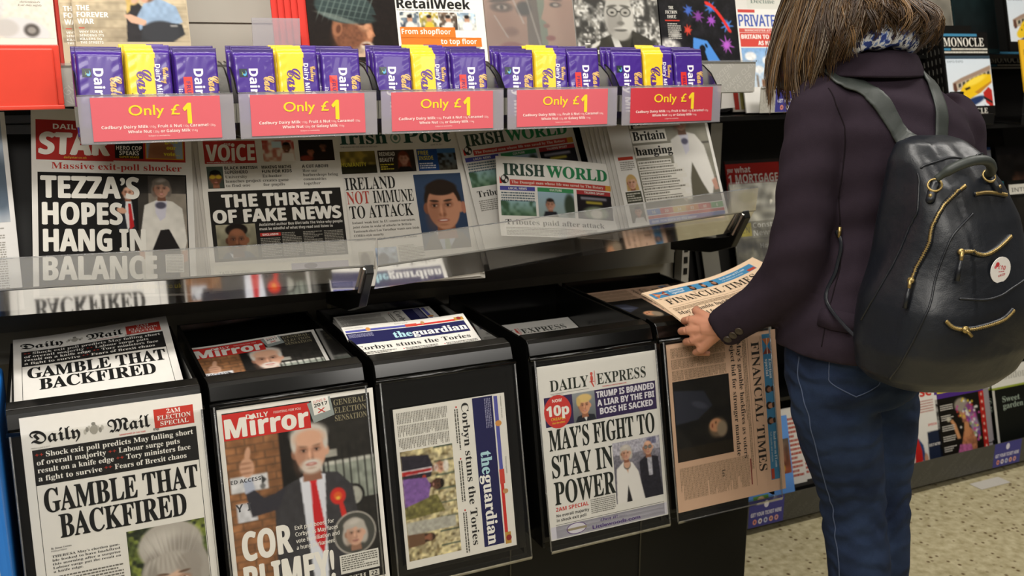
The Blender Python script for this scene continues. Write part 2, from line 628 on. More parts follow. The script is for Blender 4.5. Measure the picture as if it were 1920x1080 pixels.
b = MB(); b.box(-2.2, 5.2, -3.6, 1.05, -0.06, 0); o = b.build('floor', 'floor'); o['kind'] = 'structure'
b = MB(); b.box(-2.2, 5.2, 1.0, 1.06, 0, 2.85); o = b.build('wall_back', 'wall'); o['kind'] = 'structure'
b = MB(); b.box(-2.2, 5.2, -3.6, 1.05, 2.8, 2.86); o = b.build('ceiling', 'ceil'); o['kind'] = 'structure'

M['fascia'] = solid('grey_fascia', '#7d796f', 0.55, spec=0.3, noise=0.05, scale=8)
# ------------------------------------------------------------------ newspaper bay
bay = thing('slatwall_rack', 'grey slatwall backboard with slotted uprights behind the newspapers and chocolate trays', 'rack', (0.78, 0.55, 0))
def L0(b, x, y, z):   # world -> local helper for parts under an Empty at (x,y,z)
    b.v = [v - np.array((x, y, z)) for v in b.v]
    return b
b = MB(); z = .90
while z < 2.0:
    b.box(-0.6, 1.685, .53, .56, z, z + .098); z += .102
b.box(-0.6, 1.685, .538, .56, .80, 2.0)
L0(b, .78, .55, 0).build('slatwall_panel', 'grey', bay)
for x in (1.70, .695, -.30):
    b = MB(); b.box(x - .012, x + .012, .50, .535, .1, 2.0)
    L0(b, .78, .55, 0).build('upright', 'grey', bay)
b = MB()
zz = .84
while zz < 1.3:
    b.box(1.694, 1.706, .4985, .5, zz, zz + .018); zz += .032
L0(b, .78, .55, 0).build('upright_slots', 'blackmatt', bay)
b = MB(); b.box(-.02, 1.585, .03, .492, .0, .432)
cab = thing('base_cabinet', 'black base cabinet on the floor under the row of newspaper bins', 'cabinet', (0.78, 0.55, 0))
bevel(L0(b, .78, .55, 0).build('carcass', 'blackmatt', cab), .004)
for x in (.63, .935, 1.27):
    b = MB(); b.box(x - .002, x + .002, .0275, .0302, .02, .43)
    L0(b, .78, .55, 0).build('panel_seam', 'blackgloss', cab)
# dark underside shelf behind the newspapers and the grey fascia under it
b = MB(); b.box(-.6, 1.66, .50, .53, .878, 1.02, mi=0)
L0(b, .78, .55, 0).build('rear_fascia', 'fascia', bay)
b = MB(); b.box(-.6, 1.70, .42, .53, 1.330, 1.349)
L0(b, .78, .55, 0).build('shelf_bracket_rail', 'blackmatt', bay)

# ------------------------------------------------------------------ the five dispensers
BX = [(.000, .312), (.325, .612), (.633, .925), (.962, 1.262), (1.275, 1.572)]
BINLAB = ['leftmost black acrylic newspaper bin, with GAMBLE THAT BACKFIRED in its pocket',
          'black acrylic newspaper bin with the BLIMEY tabloid in its front pocket',
          'black acrylic newspaper bin whose pocket holds the sideways navy-headed broadsheet',
          'black acrylic newspaper bin with the STAY IN POWER paper in its pocket',
          'black acrylic newspaper bin with the sideways salmon-pink paper, nearest the woman']
def yfront(z): return -.006 - .2 * (.85 - z)
bins = []
for i, (x0, x1) in enumerate(BX):
    cx = (x0 + x1) / 2
    bn = thing('newspaper_bin', BINLAB[i], 'newspaper bin', (cx, 0, .44), 'newspaper bins in a row')
    w = x1 - x0; h = w / 2
    # hopper body: side walls, floor of the well, back and leaning front
    b = MB()
    for sx in (-1, 1):
        xa, xb = (-h, -h + .006) if sx < 0 else (h - .006, h)
        b.prism([(yfront(.45) + .012, .0), (.44, .0), (.44, .428), (.012, .428)], xa, xb)
    b.box(-h, h, .434, .44, 0, .43)
    b.box(-h + .006, h - .006, .03, .434, .33, .336)
    b.build('hopper', 'blackgloss', bn)
    b = MB()
    b.sheet([(yfront(.45) + .012, .012), (yfront(.83) + .010, .39), (yfront(.84), .40), (.002, .424), (.010, .4305), (.042, .434), (.046, .425)], -h, h, -.004)
    o = b.build('front_panel', 'blackgloss', bn); bevel(o, .0015, 2)
    b = MB(); b.tube([(-h - .002, yfront(.832) - .004, .394), (h + .002, yfront(.832) - .004, .394)], .0048, 8)
    b.build('ridge', 'blackgloss', bn, True)
    # clear display pocket
    b = MB()
    zt, zb = (.395, .005)
    yt, yb = yfront(.835) - .014, yfront(.445) - .018
    b.sheet([(yfront(.445) + .006, zb - .001), (yb, zb - .002), (yb - .0015, zb + .004), (yt, zt)], -h + .004, h - .004, .0022)
    b.build('display_pocket', 'pocket', bn)
    b = MB()
    for sx in (-1, 1):
        xx = sx * (h - .004)
        b.tube([(xx, yt, zt), (xx, yb, zb + .002)], .0018, 6)
    b.tube([(-h + .004, yb, zb), (h - .004, yb, zb)], .0016, 6)
    b.build('pocket_edge', 'clear', bn, True)
    bins.append(bn)

# ------------------------------------------------------------------ acrylic newspaper shelves (two lengths)
def acrylic_shelf(x0, x1, za, zb, label):
    """ridge height za at x0, zb at x1"""
    cx = (x0 + x1) / 2; zc = (za + zb) / 2
    t = thing('acrylic_shelf', label, 'shelf', frame((cx, .2, zc), (x1 - x0, 0, zb - za), (0, 0, 1)), 'clear newspaper shelves')
    # frame(): local x along the shelf, y up, z towards the aisle (-Y world)
    h = (x1 - x0) / 2
    def SH(prof, tk, xa, xb):   # profile in (out, up): out = towards the aisle
        b = MB(); b.sheet([(-o_, u_) for o_, u_ in prof], xa, xb, tk)
        b.v = [np.stack([v[:, 0], v[:, 2], -v[:, 1]], -1) for v in b.v]
        return b
    # front lip above the ridge, crease, gutter plate under it
    SH([(.030, .000), (.040, .058)], .003, -h, h).build('front_lip', 'lip', t)
    SH([(.030, .000), (-.012, -.058), (-.030, -.062)], .003, -h, h).build('gutter', 'smoke', t)
    b = MB(); b.tube([(-h, .0, .031), (h, .0, .031)], .0022, 6); b.build('ridge_edge', 'darkgrey', t, True)
    SH([(-.062, -.055), (-.194, .255)], .003, -h, h).build('back_plate', 'blackmatt', t)
    b = MB(); b.tube([(-h, .058, .0405), (h, .058, .0405)], .0012, 6); b.build('lip_edge', 'clear', t, True)
    for xx in (h - .012, -h * .12) if x1 < 1 else (h - .03,):
        b = MB()
        pr = [(.034, .004), (.042, -.014), (-.012, -.096), (-.10, -.125), (-.28, -.150), (-.28, -.105), (-.10, -.088), (-.022, -.070), (.028, -.006)]
        b.prism([(-o_, u_) for o_, u_ in reversed(pr)], xx - .009, xx + .009)
        b.v = [np.stack([v[:, 0], v[:, 2], -v[:, 1]], -1) for v in b.v]
        br = bevel(b.build('bracket', 'black', t), .002)
        b = MB(); b.tube([(xx - .010, -.004, .036), (xx - .010, -.062, -.004)], .0035, 6); b.build('bracket_clip', 'steel', br)
    return t
acrylic_shelf(-.62, .692, 1.058, 1.022, 'left length of clear acrylic newspaper shelf under the HOPES HANG and FAKE NEWS papers')
acrylic_shelf(.700, 1.665, 1.020, 1.072, 'right length of clear acrylic newspaper shelf, ending by the woman')

# ------------------------------------------------------------------ magazine shelf with grey ticket strip
ms = thing('magazine_shelf', 'grey magazine shelf with tone-on-tone lettered ticket strip behind the chocolate trays', 'shelf', (.55, .24, 1.36))
b = MB(); b.box(-1.15, 1.15, .006, .255, -.008, .004); b.build('deck', 'grey', ms)
strip = Page(2300, 72, '#a5a39c', .002, 'card')
def strip_words(p, W, seed, col='#b9b7b0', h=72):
    r_ = random.Random(seed); words = ['COSMOPOLITAN', 'VOGUE', 'MARIE CLAIRE', 'ELLE', 'NEW SCIENTIST', 'TATLER']
    x = -20
    while x < W:
        for k in range(2):
            w = words[r_.randrange(len(words))]
            p.text(w, x + k * 26 + 4, h * .98 + k * 2, 13, 'N', col, rot=-38, l=1)
        x += 62
strip.part('strip_lettering'); strip_words(strip, 2300, 3)
def under(page, root, mat, body):
    """attach a printed sheet as parts of an existing thing"""
    for nm, mb in [(body, page.slab(1))] + [(k, v) for k, v in page.parts if v.n]:
        o = mb.build(nm, page.ink, root); o.matrix_basis = mat
def clip_x(p, lo, hi):
    for _, mb in p.parts:
        for v in mb.v:
            v[:, 0] = np.clip(v[:, 0], lo, hi)
def clip_y(p, lo, hi):
    for _, mb in p.parts:
        for v in mb.v:
            v[:, 1] = np.clip(v[:, 1], lo, hi)
clip_y(strip, 0.001, .071); clip_x(strip, -1.149, 1.149)
under(strip, ms, frame((0, .002, -.006)), 'ticket_strip')
b = MB(); b.box(-1.15, 1.15, -.001, .002, .066, .070); b.build('strip_rail', 'clear', ms)

# ------------------------------------------------------------------ neighbouring magazine bay to the right
rb = thing('magazine_rack', 'dark stepped magazine rack continuing behind the woman to the right', 'rack', (2.9, .9, 0))
def RB(b): return L0(b, 2.9, .9, 0)
b = MB(); b.box(1.73, 4.6, .90, .93, 0, 2.1); RB(b).build('back_panel', 'blackmatt', rb)
b = MB(); b.box(1.722, 1.736, .56, .93, 0, 2.1); RB(b).build('side_panel', 'blackmatt', rb)
for z, y0, xa, xb in ((.070, .455, 1.74, 4.6), (.72, .505, 1.74, 4.6), (.84, .60, 1.74, 4.6), (1.275, .505, 1.74, 2.42), (1.225, .47, 2.42, 4.6), (1.44, .60, 1.74, 4.6), (.36, .62, 1.74, 4.6)):
    b = MB()
    b.prism([(y0, z - .012), (y0, z), (.90, z), (.90, z - .012)], xa, xb)
    RB(b).build('shelf_deck', 'black', rb)
b = MB(); b.box(1.74, 4.6, .50, .90, .0, .10); RB(b).build('plinth', 'blackmatt', rb)
for x, y in ((1.86, .60),):
    b = MB(); b.box(x - .02, x + .02, y, y + .03, .55, 1.25); RB(b).build('upright', 'steel', rb)
def ticket_strip(x0, x1, y, z0, z1, tickets, base, words_col, seed):
    W, Hh = (x1 - x0) * 1000, (z1 - z0) * 1000
    p = Page(W, Hh, base, .002, 'card')
    p.part('strip_lettering'); strip_words(p, W, seed, words_col, Hh)
    clip_y(p, .001, Hh / 1000 - .001); clip_x(p, -W / 2000 + .001, W / 2000 - .001)
    for tx in tickets:
        p.part('ticket_label')
        x = (tx - x0) * 1000
        p.rect(x, 1, 135, Hh - 2, '#3b3a86', 2)
        p.ell(x + 66, Hh * .2, Hh * .1, Hh * .13, '#d9d6e6', 3)
        p.text('GET YOUR TICKET HERE', x + 67, Hh * .6, Hh * .14, 'B', '#e8e6ee', w=118, al='c', l=3)
        for k, c in enumerate(('#d98b7a', '#dcd8e0', '#b9c4e0', '#e0a890', '#d9a0a0')):
            p.ell(x + 24 + k * 21, Hh * .8, Hh * .085, Hh * .1, c, 3, 14)
            p.ell(x + 24 + k * 21, Hh * .8, Hh * .04, Hh * .05, '#6a4a5a', 4, 10)
    under(p, rb, Matrix.Translation(Vector((-2.9, -.9, 0))) @ frame(((x0 + x1) / 2, y, z0)), 'ticket_strip')
ticket_strip(1.80, 4.55, .448, .028, .118, (1.935, 3.0, 4.0), '#45443f', '#55544e', 5)
ticket_strip(1.80, 4.55, .494, .722, .806, (3.0,), '#45443f', '#55544e', 6)
ticket_strip(1.925, 2.42, .494, 1.283, 1.352, (1.978,), '#b5b2a9', '#a7a49b', 8)
b = MB(); b.box(1.925, 2.42, .490, .493, 1.352, 1.358); RB(b).build('strip_rail', 'clear', rb)

# blue stand at the left edge
bs = thing('blue_stand', 'bright blue plastic stand beside the leftmost newspaper bin', 'stand', (-.20, .1, 0))
b = MB(); b.box(-.17, .189, -.22, .2, 0, .868); bevel(b.build('body', 'blue', bs), .012, 3)
p = Page(120, 160, '#c9ccd0', .002, 'card'); p.part('notice_text').lines(10, 20, 100, 120, 9, '#5a6a7a', 2, 4)
under(p, bs, Matrix.Translation(Vector((.112, -.2215, .56))) @ frame((0, 0, 0)), 'notice')

# ================================================================== front pages
K = '#171716'; W_ = '#e6e3dc'; RED = '#c2352f'


def green_bg(q, seed=2):
    q.g('#5d6b34', '#39432a'); q.n(.25, 14, seed, '#76803a'); q.n(.15, 7, seed + 5, '#2c3322'); q.n(.25, 5, seed + 3)


def pg_backfired(bend=None, stack=False):
    p = Page(290, 370, '#d9d6d0', .006, bend=bend)
    p.part('masthead')
    p.text('Daily', 13, 46, 22, 'F', K, 76, fat=.35).text('Mail', 133, 45, 22, 'F', K, 68, fat=.35)
    for k in range(9):
        p.ell(97 + k * 3.4, 38 - 6 * math.sin(k * .9) ** 2, 2.4, 4.5, '#8a8780' if k % 2 else '#b3b0a8', 3, 10)
    p.ell(111, 36, 6, 8, '#9b988f', 4, 16).ell(111, 26, 3.4, 3, '#7c7a72', 4, 10)
    p.text('FRIDAY JUNE 9 2017', 13, 54, 2.2, 'N', '#6a675f').text('NEWSPAPER OF THE YEAR', 150, 53, 2.4, 'B', RED).text('65p', 205, 53, 4, 'B', K)
    p.part('banner').rect(208, 17, 66, 33, '#b5392f')
    p.text('2AM', 241, 26.5, 7.5, 'S', W_, al='c').text('ELECTION', 241, 36.5, 7.5, 'S', W_, 56, 'c').text('SPECIAL', 241, 46.5, 7.5, 'S', W_, 47, 'c')
    p.part('strapline').rect(14, 56, 262, 60, '#1d1c1b')
    T = [('+ +', 'Shock exit poll predicts May falling short', 33, 237), None]
    p.text('++', 18, 68, 7, 'B', '#b03a2c', 12).text('Shock exit poll predicts May falling short', 34, 69, 8.6, 'S', W_, 236)
    p.text('of overall majority', 19, 82, 8.6, 'S', W_, 107).text('++', 130, 81, 7, 'B', '#b03a2c', 12).text('Labour surge puts', 146, 82, 8.6, 'S', W_, 100)
    p.text('result on a knife edge', 19, 95, 8.6, 'S', W_, 118).text('++', 141, 94, 7, 'B', '#b03a2c', 12).text('Tory ministers face', 157, 95, 8.6, 'S', W_, 106)
    p.text('a fight to survive', 19, 109, 8.6, 'S', W_, 98).text('++', 121, 107, 7, 'B', '#b03a2c', 12).text('Fears of Brexit chaos', 137, 109, 8.6, 'S', W_, 118)
    p.part('headline')
    p.text('GAMBLE THAT', 24, 163, 39, 'S', K, 246, fat=.7).text('BACKFIRED', 43, 209, 39, 'S', K, 203, fat=.7)
    p.rect(14, 116, .9, 254, K).rect(275, 116, .9, 254, K)
    if not stack:
        p.part('photograph')

        def ph(q):
            green_bg(q, 4)
            q.face(72, 104, 48, '#cfae98', '#8d8883', 'bob', shade='#96705c', look=-.02)
            q.e(70, 38, 54, 44, '#aaa49c', .12).e(34, 82, 16, 40, '#918b84', .3, 14).e(114, 70, 16, 44, '#a09a92', .3, -16)
            q.e(52, 28, 30, 16, '#c4bfb8', .9, -20, .7).e(92, 46, 26, 16, '#88827b', .9, 30, .6)
            for k in range(26):
                q.e(30 + k * 3.3, 44 + 8 * math.sin(k * 1.7), 1.0, 26, '#7d766f' if k % 2 else '#cfcac3', .8, (k - 13) * 2.2, .28)
            q.e(70, 112, 36, 40, '#cfae98', .14).e(46, 118, 13, 34, '#9b7762', .9, 8, .5)
            q.e(58, 70, 40, 19, '#a9a39b', .25, -16).e(98, 76, 22, 20, '#968f87', .3, 34).e(34, 96, 10, 30, '#928c84', .4, 8).e(106, 98, 9, 30, '#958e86', .4, -8)
            for k in range(16): q.e(30 + k * 4, 70 - abs(k - 7) * .6, .9, 15, '#847d75' if k % 2 else '#c6c0b8', .8, 24 - k * 3.4, .35)
            for k in (-1, 1):
                q.e(70 + k * 17, 98, 11, 6, '#8f6a57', .8, 0, .7).e(70 + k * 17, 99, 6.5, 2.6, '#d9cfc8', .4).e(70 + k * 17, 99, 2.8, 2.7, '#2d2420', .3)
                q.e(70 + k * 18, 87, 10, 2.2, '#6a5547', .5, k * -6)
            q.e(71, 112, 5, 14, '#a57d69', .9, 0, .6).e(71, 122, 9, 5, '#9a6f5c', .7, 0, .6)
        p.pic(144, 220, 130, 150, ph, 110, '#55602f')
        p.part('article_text')
        p.text('By Jason Groves', 26, 226, 3, 'S', K).text('Political Editor', 26, 230.5, 2.6, 'N', K)
        p.text('THERESA May’s election gam-', 26, 240, 3.8, 'S', K, 106)
        for k, s_ in enumerate(('ble looked to have backfired', 'this morning after a surprise', 'Labour surge put the result on', 'a knife edge.')):
            p.text(s_, 26, 246.5 + k * 6.4, 3.8, 'S', K, 106 if k < 3 else 46)
        p.lines(26, 272, 108, 98, 5.2, '#6d6a64', 3, 3, .5)
    return p


def pg_blimey(bend=None, stack=False):
    p = Page(290, 370, '#d9d6d0', .005, bend=bend)
    p.part('photograph')

    def ph(q):
        q.r(0, 0, 274, 362, '#3a342c')
        q.r(0, 48, 96, 320, '#8d6242').n(.2, 18, 3).bricks(0, 48, 96, 320, 34, 14, '#5e4735')
        q.r(96, 0, 70, 362, '#1c1a18').r(160, 0, 114, 362, '#2a2825')
        q.r(163, 70, 9, 90, '#b9b6ae').r(176, 118, 96, 9, '#b5b5ad').r(176, 126, 96, 70, '#8d9389').n(.08, 12, 8)
        for k in range(7):
            q.r(182 + k * 14, 90, 2.6, 160, '#232220')
        q.e(228, 190, 20, 22, '#232220', .05).e(228, 190, 15, 17, '#a7a79e', .05)
        q.r(178, 96, 24, 14, '#a6a49b')
        q.r(4, 118, 66, 30, '#cfcfd2').r(10, 168, 36, 34, '#c9cad0').p([(58, 120), (68, 130), (58, 140)], '#3a3a3a').e(60, 142, 5, 5, '#6a6a6a', .2)
        # man in dark suit with one arm raised in a thumbs up
        q.p([(70, 362), (78, 190), (104, 148), (150, 132), (200, 140), (226, 170), (236, 280), (232, 362)], '#3b3a3d').n(.1, 9, 4)
        q.p([(104, 148), (84, 190), (36, 196), (28, 150), (44, 146), (60, 164), (80, 160)], '#34333a')
        q.p([(28, 152), (46, 146), (42, 124), (26, 128)], '#aab2c6').e(35, 104, 13, 18, '#c79b80', .15).e(38, 80, 5, 14, '#c79b80', .2, 12)
        for k in range(3): q.e(32, 96 + k * 9, 12, 2, '#8f6650', .7, 0, .7)
        q.p([(128, 140), (152, 132), (176, 140), (170, 230), (164, 362), (140, 362), (132, 230)], '#d5d8e2')
        q.p([(147, 146), (157, 146), (168, 250), (160, 290), (146, 260)], '#c0262a').p([(143, 140), (162, 140), (158, 154), (147, 154)], '#cf2d30')
        q.face(152, 92, 38, '#cf9f86', '#cfcac2', 'bald', beard='#d3cec7', shade='#8e6552')
        q.e(152, 60, 34, 20, '#d9d4cc', .4, 0, .9).e(122, 74, 5, 18, '#c9c4bc', .5).e(182, 74, 5, 18, '#c9c4bc', .5).e(152, 68, 28, 16, '#d4a68c', .5)
        q.p([(196, 196), (204, 196), (218, 262), (204, 262)], '#c7322c').e(196, 186, 15, 16, '#c7322c', .12).e(196, 186, 8, 8, '#d8602e', .3).e(196, 190, 4, 3, '#e6b74a', .3)
        # inset roundel
        q.e(222, 262, 41, 41, '#cfc9c0', .03).e(222, 262, 39, 39, '#4a4a46', .03)
        q.face(222, 262, 22, '#cfa48e', '#b2aca4', 'bob', shade='#96705c', mouth='#6d2f2b')
    q_h = 190 if stack else 354
    p.pic(8, 8, 274, 354, ph, 150, '#333')
    p.part('masthead').rect(8, 10, 158, 48, '#c5302c', 3)
    p.text('Mirror', 12, 54, 34, 'B', W_, 150, fat=1.3, l=4).text('DAILY', 50, 24, 8.5, 'B', W_, 40, l=5).text('FIGHTING FOR YOU', 100, 21, 4.2, 'N', W_, 50, l=5)
    p.poly([(162, 12), (206, 4), (212, 40), (172, 50)], '#8f9896', 5).poly([(170, 6), (202, 2), (205, 30), (174, 36)], '#e6e4de', 6)
    p.text('JUNE 8', 186, 12, 4.5, 'N', RED, 24, 'c', 7, rot=-7).text('2017', 188, 20, 6.5, 'B', K, 26, 'c', 7, rot=-7).text('X', 188, 32, 8, 'n', RED, 14, 'c', 7, fat=.5)
    p.part('strapline')
    for k, s_ in enumerate(('GENERAL', 'ELECTION', 'SENSATION')):
        p.text(s_, 212, 23 + k * 15, 10.5, 'S', '#8a8268', 62, l=5)
    p.part('sign_lettering').text('ED ACCESS', 12, 138, 7, 'B', '#4a4a4e', 54, l=4).part('sign_lettering').text('Y I', 16, 190, 14, 'B', '#4a4a4e', 28, l=4)
    if not stack:
        p.part('headline')
        p.text('COR', 22, 281, 52, 'B', W_, 88, fat=1.6, l=5).text('BLIMEY!', 20, 346, 54, 'B', W_, 164, fat=1.6, l=5)
        p.part('article_text')
        for k, s_ in enumerate(('Exit poll boost for', 'Corbyn as May faces', 'vote humiliation and', 'a hung parliament')):
            p.text(s_, 118, 242 + k * 12.5, 7.4, 'N', W_, (74, 80, 82, 72)[k], l=5, fat=.15)
        p.rect(196, 308, 76, 36, '#d8d6cf', 4).lines(199, 311, 70, 30, 4.2, '#6f6d67', 5, 5)
        p.rect(8, 346, 274, 16, '#1f1d1b', 4)
        for x, s_, c, n_ in ((60, 'LIB D', '#c9a43a', '14'), (136, 'UKIP', '#6b4a93', '0'), (206, 'OTH', '#c9c6bd', '22')):
            p.text(s_, x, 358, 8, 'S', c, 38, l=5).rect(x + 44, 348, 20, 12, c, 5).text(n_, x + 54, 358, 8, 'B', '#222' if n_ != '0' else W_, al='c', l=6)
    return p


def pg_stuns(bend=None, detail=True):
    p = Page(315, 236, '#dbd8d1', .006, bend=bend)
    p.part('masthead')
    p.rect(4, 16, 150, 8, '#5456a0').rect(154, 14, 30, 11, '#c2453a').rect(184, 17, 100, 7, '#c4322c').rect(284, 11, 24, 13, '#b58a3e')
    p.ell(60, 18, 6, 7, '#c88a4a', 3).ell(200, 15, 5, 6, '#b98a5a', 3).ell(296, 16, 6, 6, '#8d2f2a', 3).text('Newspaper of the year', 6, 10, 3, 'N', '#77756f').text('Election special', 130, 10, 3.4, 'N', '#77756f')
    p.rect(2, 27, 303, 44, '#23234f')
    p.text('the', 112, 62, 23, 'S', '#a9cfd8', 46, fat=.6).text('guardian', 160, 62, 23, 'S', '#e9e7e2', 142, fat=.6)
    p.lines(6, 32, 60, 14, 3.6, '#8b8aa8', 4, 2)
    p.part('headline').text('Corbyn stuns the Tories', 8, 95, 15, 'S', '#2c2b2a', 288)
    p.part('article_text')
    for k in range(3):
        p.ell(14 + k * 104, 106, 1.8, 1.8, RED, 3, 10).lines(18 + k * 104, 103, 82, 12, 5, '#5a5852', 3, k)
    for k in range(4):
        p.lines(8, 121 + 0, 1, 1, 3)
    if detail:
        for k in range(3):
            p.lines(8 + k * 25, 126, 22, 104, 3.3, '#7a7770', 3, k + 11, .5, 3)
        p.part('photograph')

        def ph(q):
            q.g('#b8ad8c', '#a89b76').n(.16, 9, 2, '#d2c698').n(-.15, 6, 5, '#77694a')
            for k in range(8): q.r(k * 28, 0, 3, 40, '#4f5a4c')
            q.p([(95, 108), (95, 40), (130, 26), (135, 108)], '#6f6a3e').n(.2, 5, 7).p([(140, 108), (142, 6), (164, 6), (166, 108)], '#a9a79d')
            q.face(42, 28, 13, '#c99a82', '#d3cdc5', 'bald', beard='#cfc9c2').e(42, 17, 12, 6, '#d3cdc5', .4)
            q.p([(8, 108), (14, 52), (36, 44), (58, 50), (62, 108)], '#2d2a33').p([(38, 46), (48, 46), (48, 108), (38, 108)], '#d5d3d8').p([(41, 48), (46, 48), (48, 108), (40, 108)], '#a3282a').e(56, 64, 4, 4, '#b5402c', .2)
            q.face(74, 38, 12, '#5e4032', '#1f1815', 'short', shade='#3a251c').p([(54, 108), (58, 60), (74, 52), (98, 58), (110, 108)], '#7b5a9b').n(.12, 5, 4)
            q.face(176, 62, 8, '#8a5f48', '#3a2a20', 'long').p([(164, 108), (166, 74), (188, 74), (190, 108)], '#6a4f3a')
        p.pic(84, 121, 216, 109, ph, 130, '#9a8d66')
    return p


def pg_fight(bend=None, detail=True):
    p = Page(290, 365, '#d9d7d2', .006, bend=bend)
    p.part('masthead')
    p.text('DAILY', 26, 55, 23, 'S', '#2a2f28', 92).text('EXPRESS', 138, 55, 23, 'S', '#2a2f28', 122)
    p.ell(126, 40, 3.4, 7, '#c8564c', 3).ell(126, 30, 3.2, 3.4, '#c8564c', 3).rect(120, 46, 12, 1.6, '#c8564c', 3).poly([(122, 46), (126, 44), (131, 58), (129, 59)], '#c8564c', 3).rect(133, 24, 1.2, 30, '#c8564c', 3)
    p.rect(26, 60, 92, .7, '#555').text('Friday June 9 2017', 28, 64, 2.4, 'N', '#777').text('THE WORLD’S GREATEST NEWSPAPER', 150, 62, 2.6, 'B', RED, 60)
    p.part('banner').rect(10, 66, 272, 62, '#34284f').ell(40, 98, 32, 35, '#c23a35', 3)
    p.text('NOW', 40, 78, 6.5, 'B', W_, al='c').text('10p', 40, 106, 21, 'B', W_, 52, 'c', fat=.9).text('CHEAPER', 40, 116, 6, 'B', '#d8b23a', 34, 'c').text('than the others', 40, 123, 4, 'B', '#d8b23a', 30, 'c')
    for k, s_ in enumerate(('TRUMP IS BRANDED', 'A LIAR BY THE FBI', 'BOSS HE SACKED')):
        p.text(s_, 206, 83 + k * 18, 13, 'B', '#dcd9e2', (144, 142, 132)[k], 'c', fat=.45)
    p.part('portrait')
    p.pic(76, 66, 54, 62, lambda q: (q.g('#8c9298', '#5d6266'), q.p([(4, 62), (10, 50), (28, 46), (50, 50), (54, 62)], '#22252e'), q.p([(22, 48), (34, 48), (30, 62)], '#dcdcdc'), q.face(28, 28, 17, '#cf9878', '#d0b070', 'bald', shade='#96634a'), q.e(28, 13, 18, 9, '#d4b676', .3), q.e(14, 20, 5, 9, '#c9aa6a', .4)), 60, l=3)
    if detail:
        p.part('headline')
        p.text('MAY’S FIGHT TO', 14, 178, 43, 'S', '#20241f', 258, fat=.5).text('STAY IN', 16, 235, 45, 'S', '#20241f', 146, fat=.5).text('POWER', 17, 292, 47, 'S', '#20241f', 146, fat=.5)
        p.part('photograph')

        def ph(q):
            q.g('#8e8b98', '#45434d').r(0, 0, 118, 28, '#a9a7b4').r(86, 2, 24, 14, '#6a6a86')
            q.p([(66, 132), (64, 50), (84, 38), (112, 46), (118, 132)], '#23222b').p([(84, 40), (96, 40), (96, 84), (86, 84)], '#a9a9b4').n(.2, 3, 3)
            q.face(88, 22, 15, '#c59a82', '#9b968f', 'bald', glasses=True)
            q.p([(2, 132), (6, 58), (24, 44), (46, 48), (60, 70), (72, 132)], '#dcd9d6').p([(26, 132), (32, 96), (40, 132)], '#1f1d1f').p([(24, 46), (40, 46), (34, 70)], '#c59a82')
            q.e(33, 52, 9, 10, '#6a625c', .1).e(33, 50, 8, 9, '#c59a82', .1)
            q.face(32, 26, 14, '#c9a08a', '#b9b2aa', 'bob')
        p.pic(163, 186, 119, 132, ph, 90, '#55535e')
        p.part('article_text')
        p.text('2AM SPECIAL', 17, 306, 8, 'B', RED, 78).text('No overall majority', 17, 318, 6, 'B', K, 78).text('in shock exit poll', 17, 328, 6, 'B', K, 70)
        p.lines(100, 296, 60, 32, 4, '#74726c', 3, 3, .5, 4)
        p.rect(14, 334, 268, .9, K)
        p.part('advertisement').rect(14, 337, 268, 60 - 34, '#c8c6d2')
        p.rect(2, 337, 286, 26, '#c9c7d3')
        p.ell(62, 349, 24, 12, '#5d3f7c', 3).ell(62, 349, 22, 10.6, '#cfccd6', 4)
        p.rect(40, 347, 46, 5, '#948a72', 5)
        p.text('Own it!', 120, 346.5, 6.5, 'I', '#4d3478', 42, l=5).text('with', 166, 346.5, 4, 'N', '#9a93a8', 18, l=5).text('Littlewoods.com', 100, 359, 7.5, 'n', '#4d3478', 118, l=5, fat=.3)
    return p


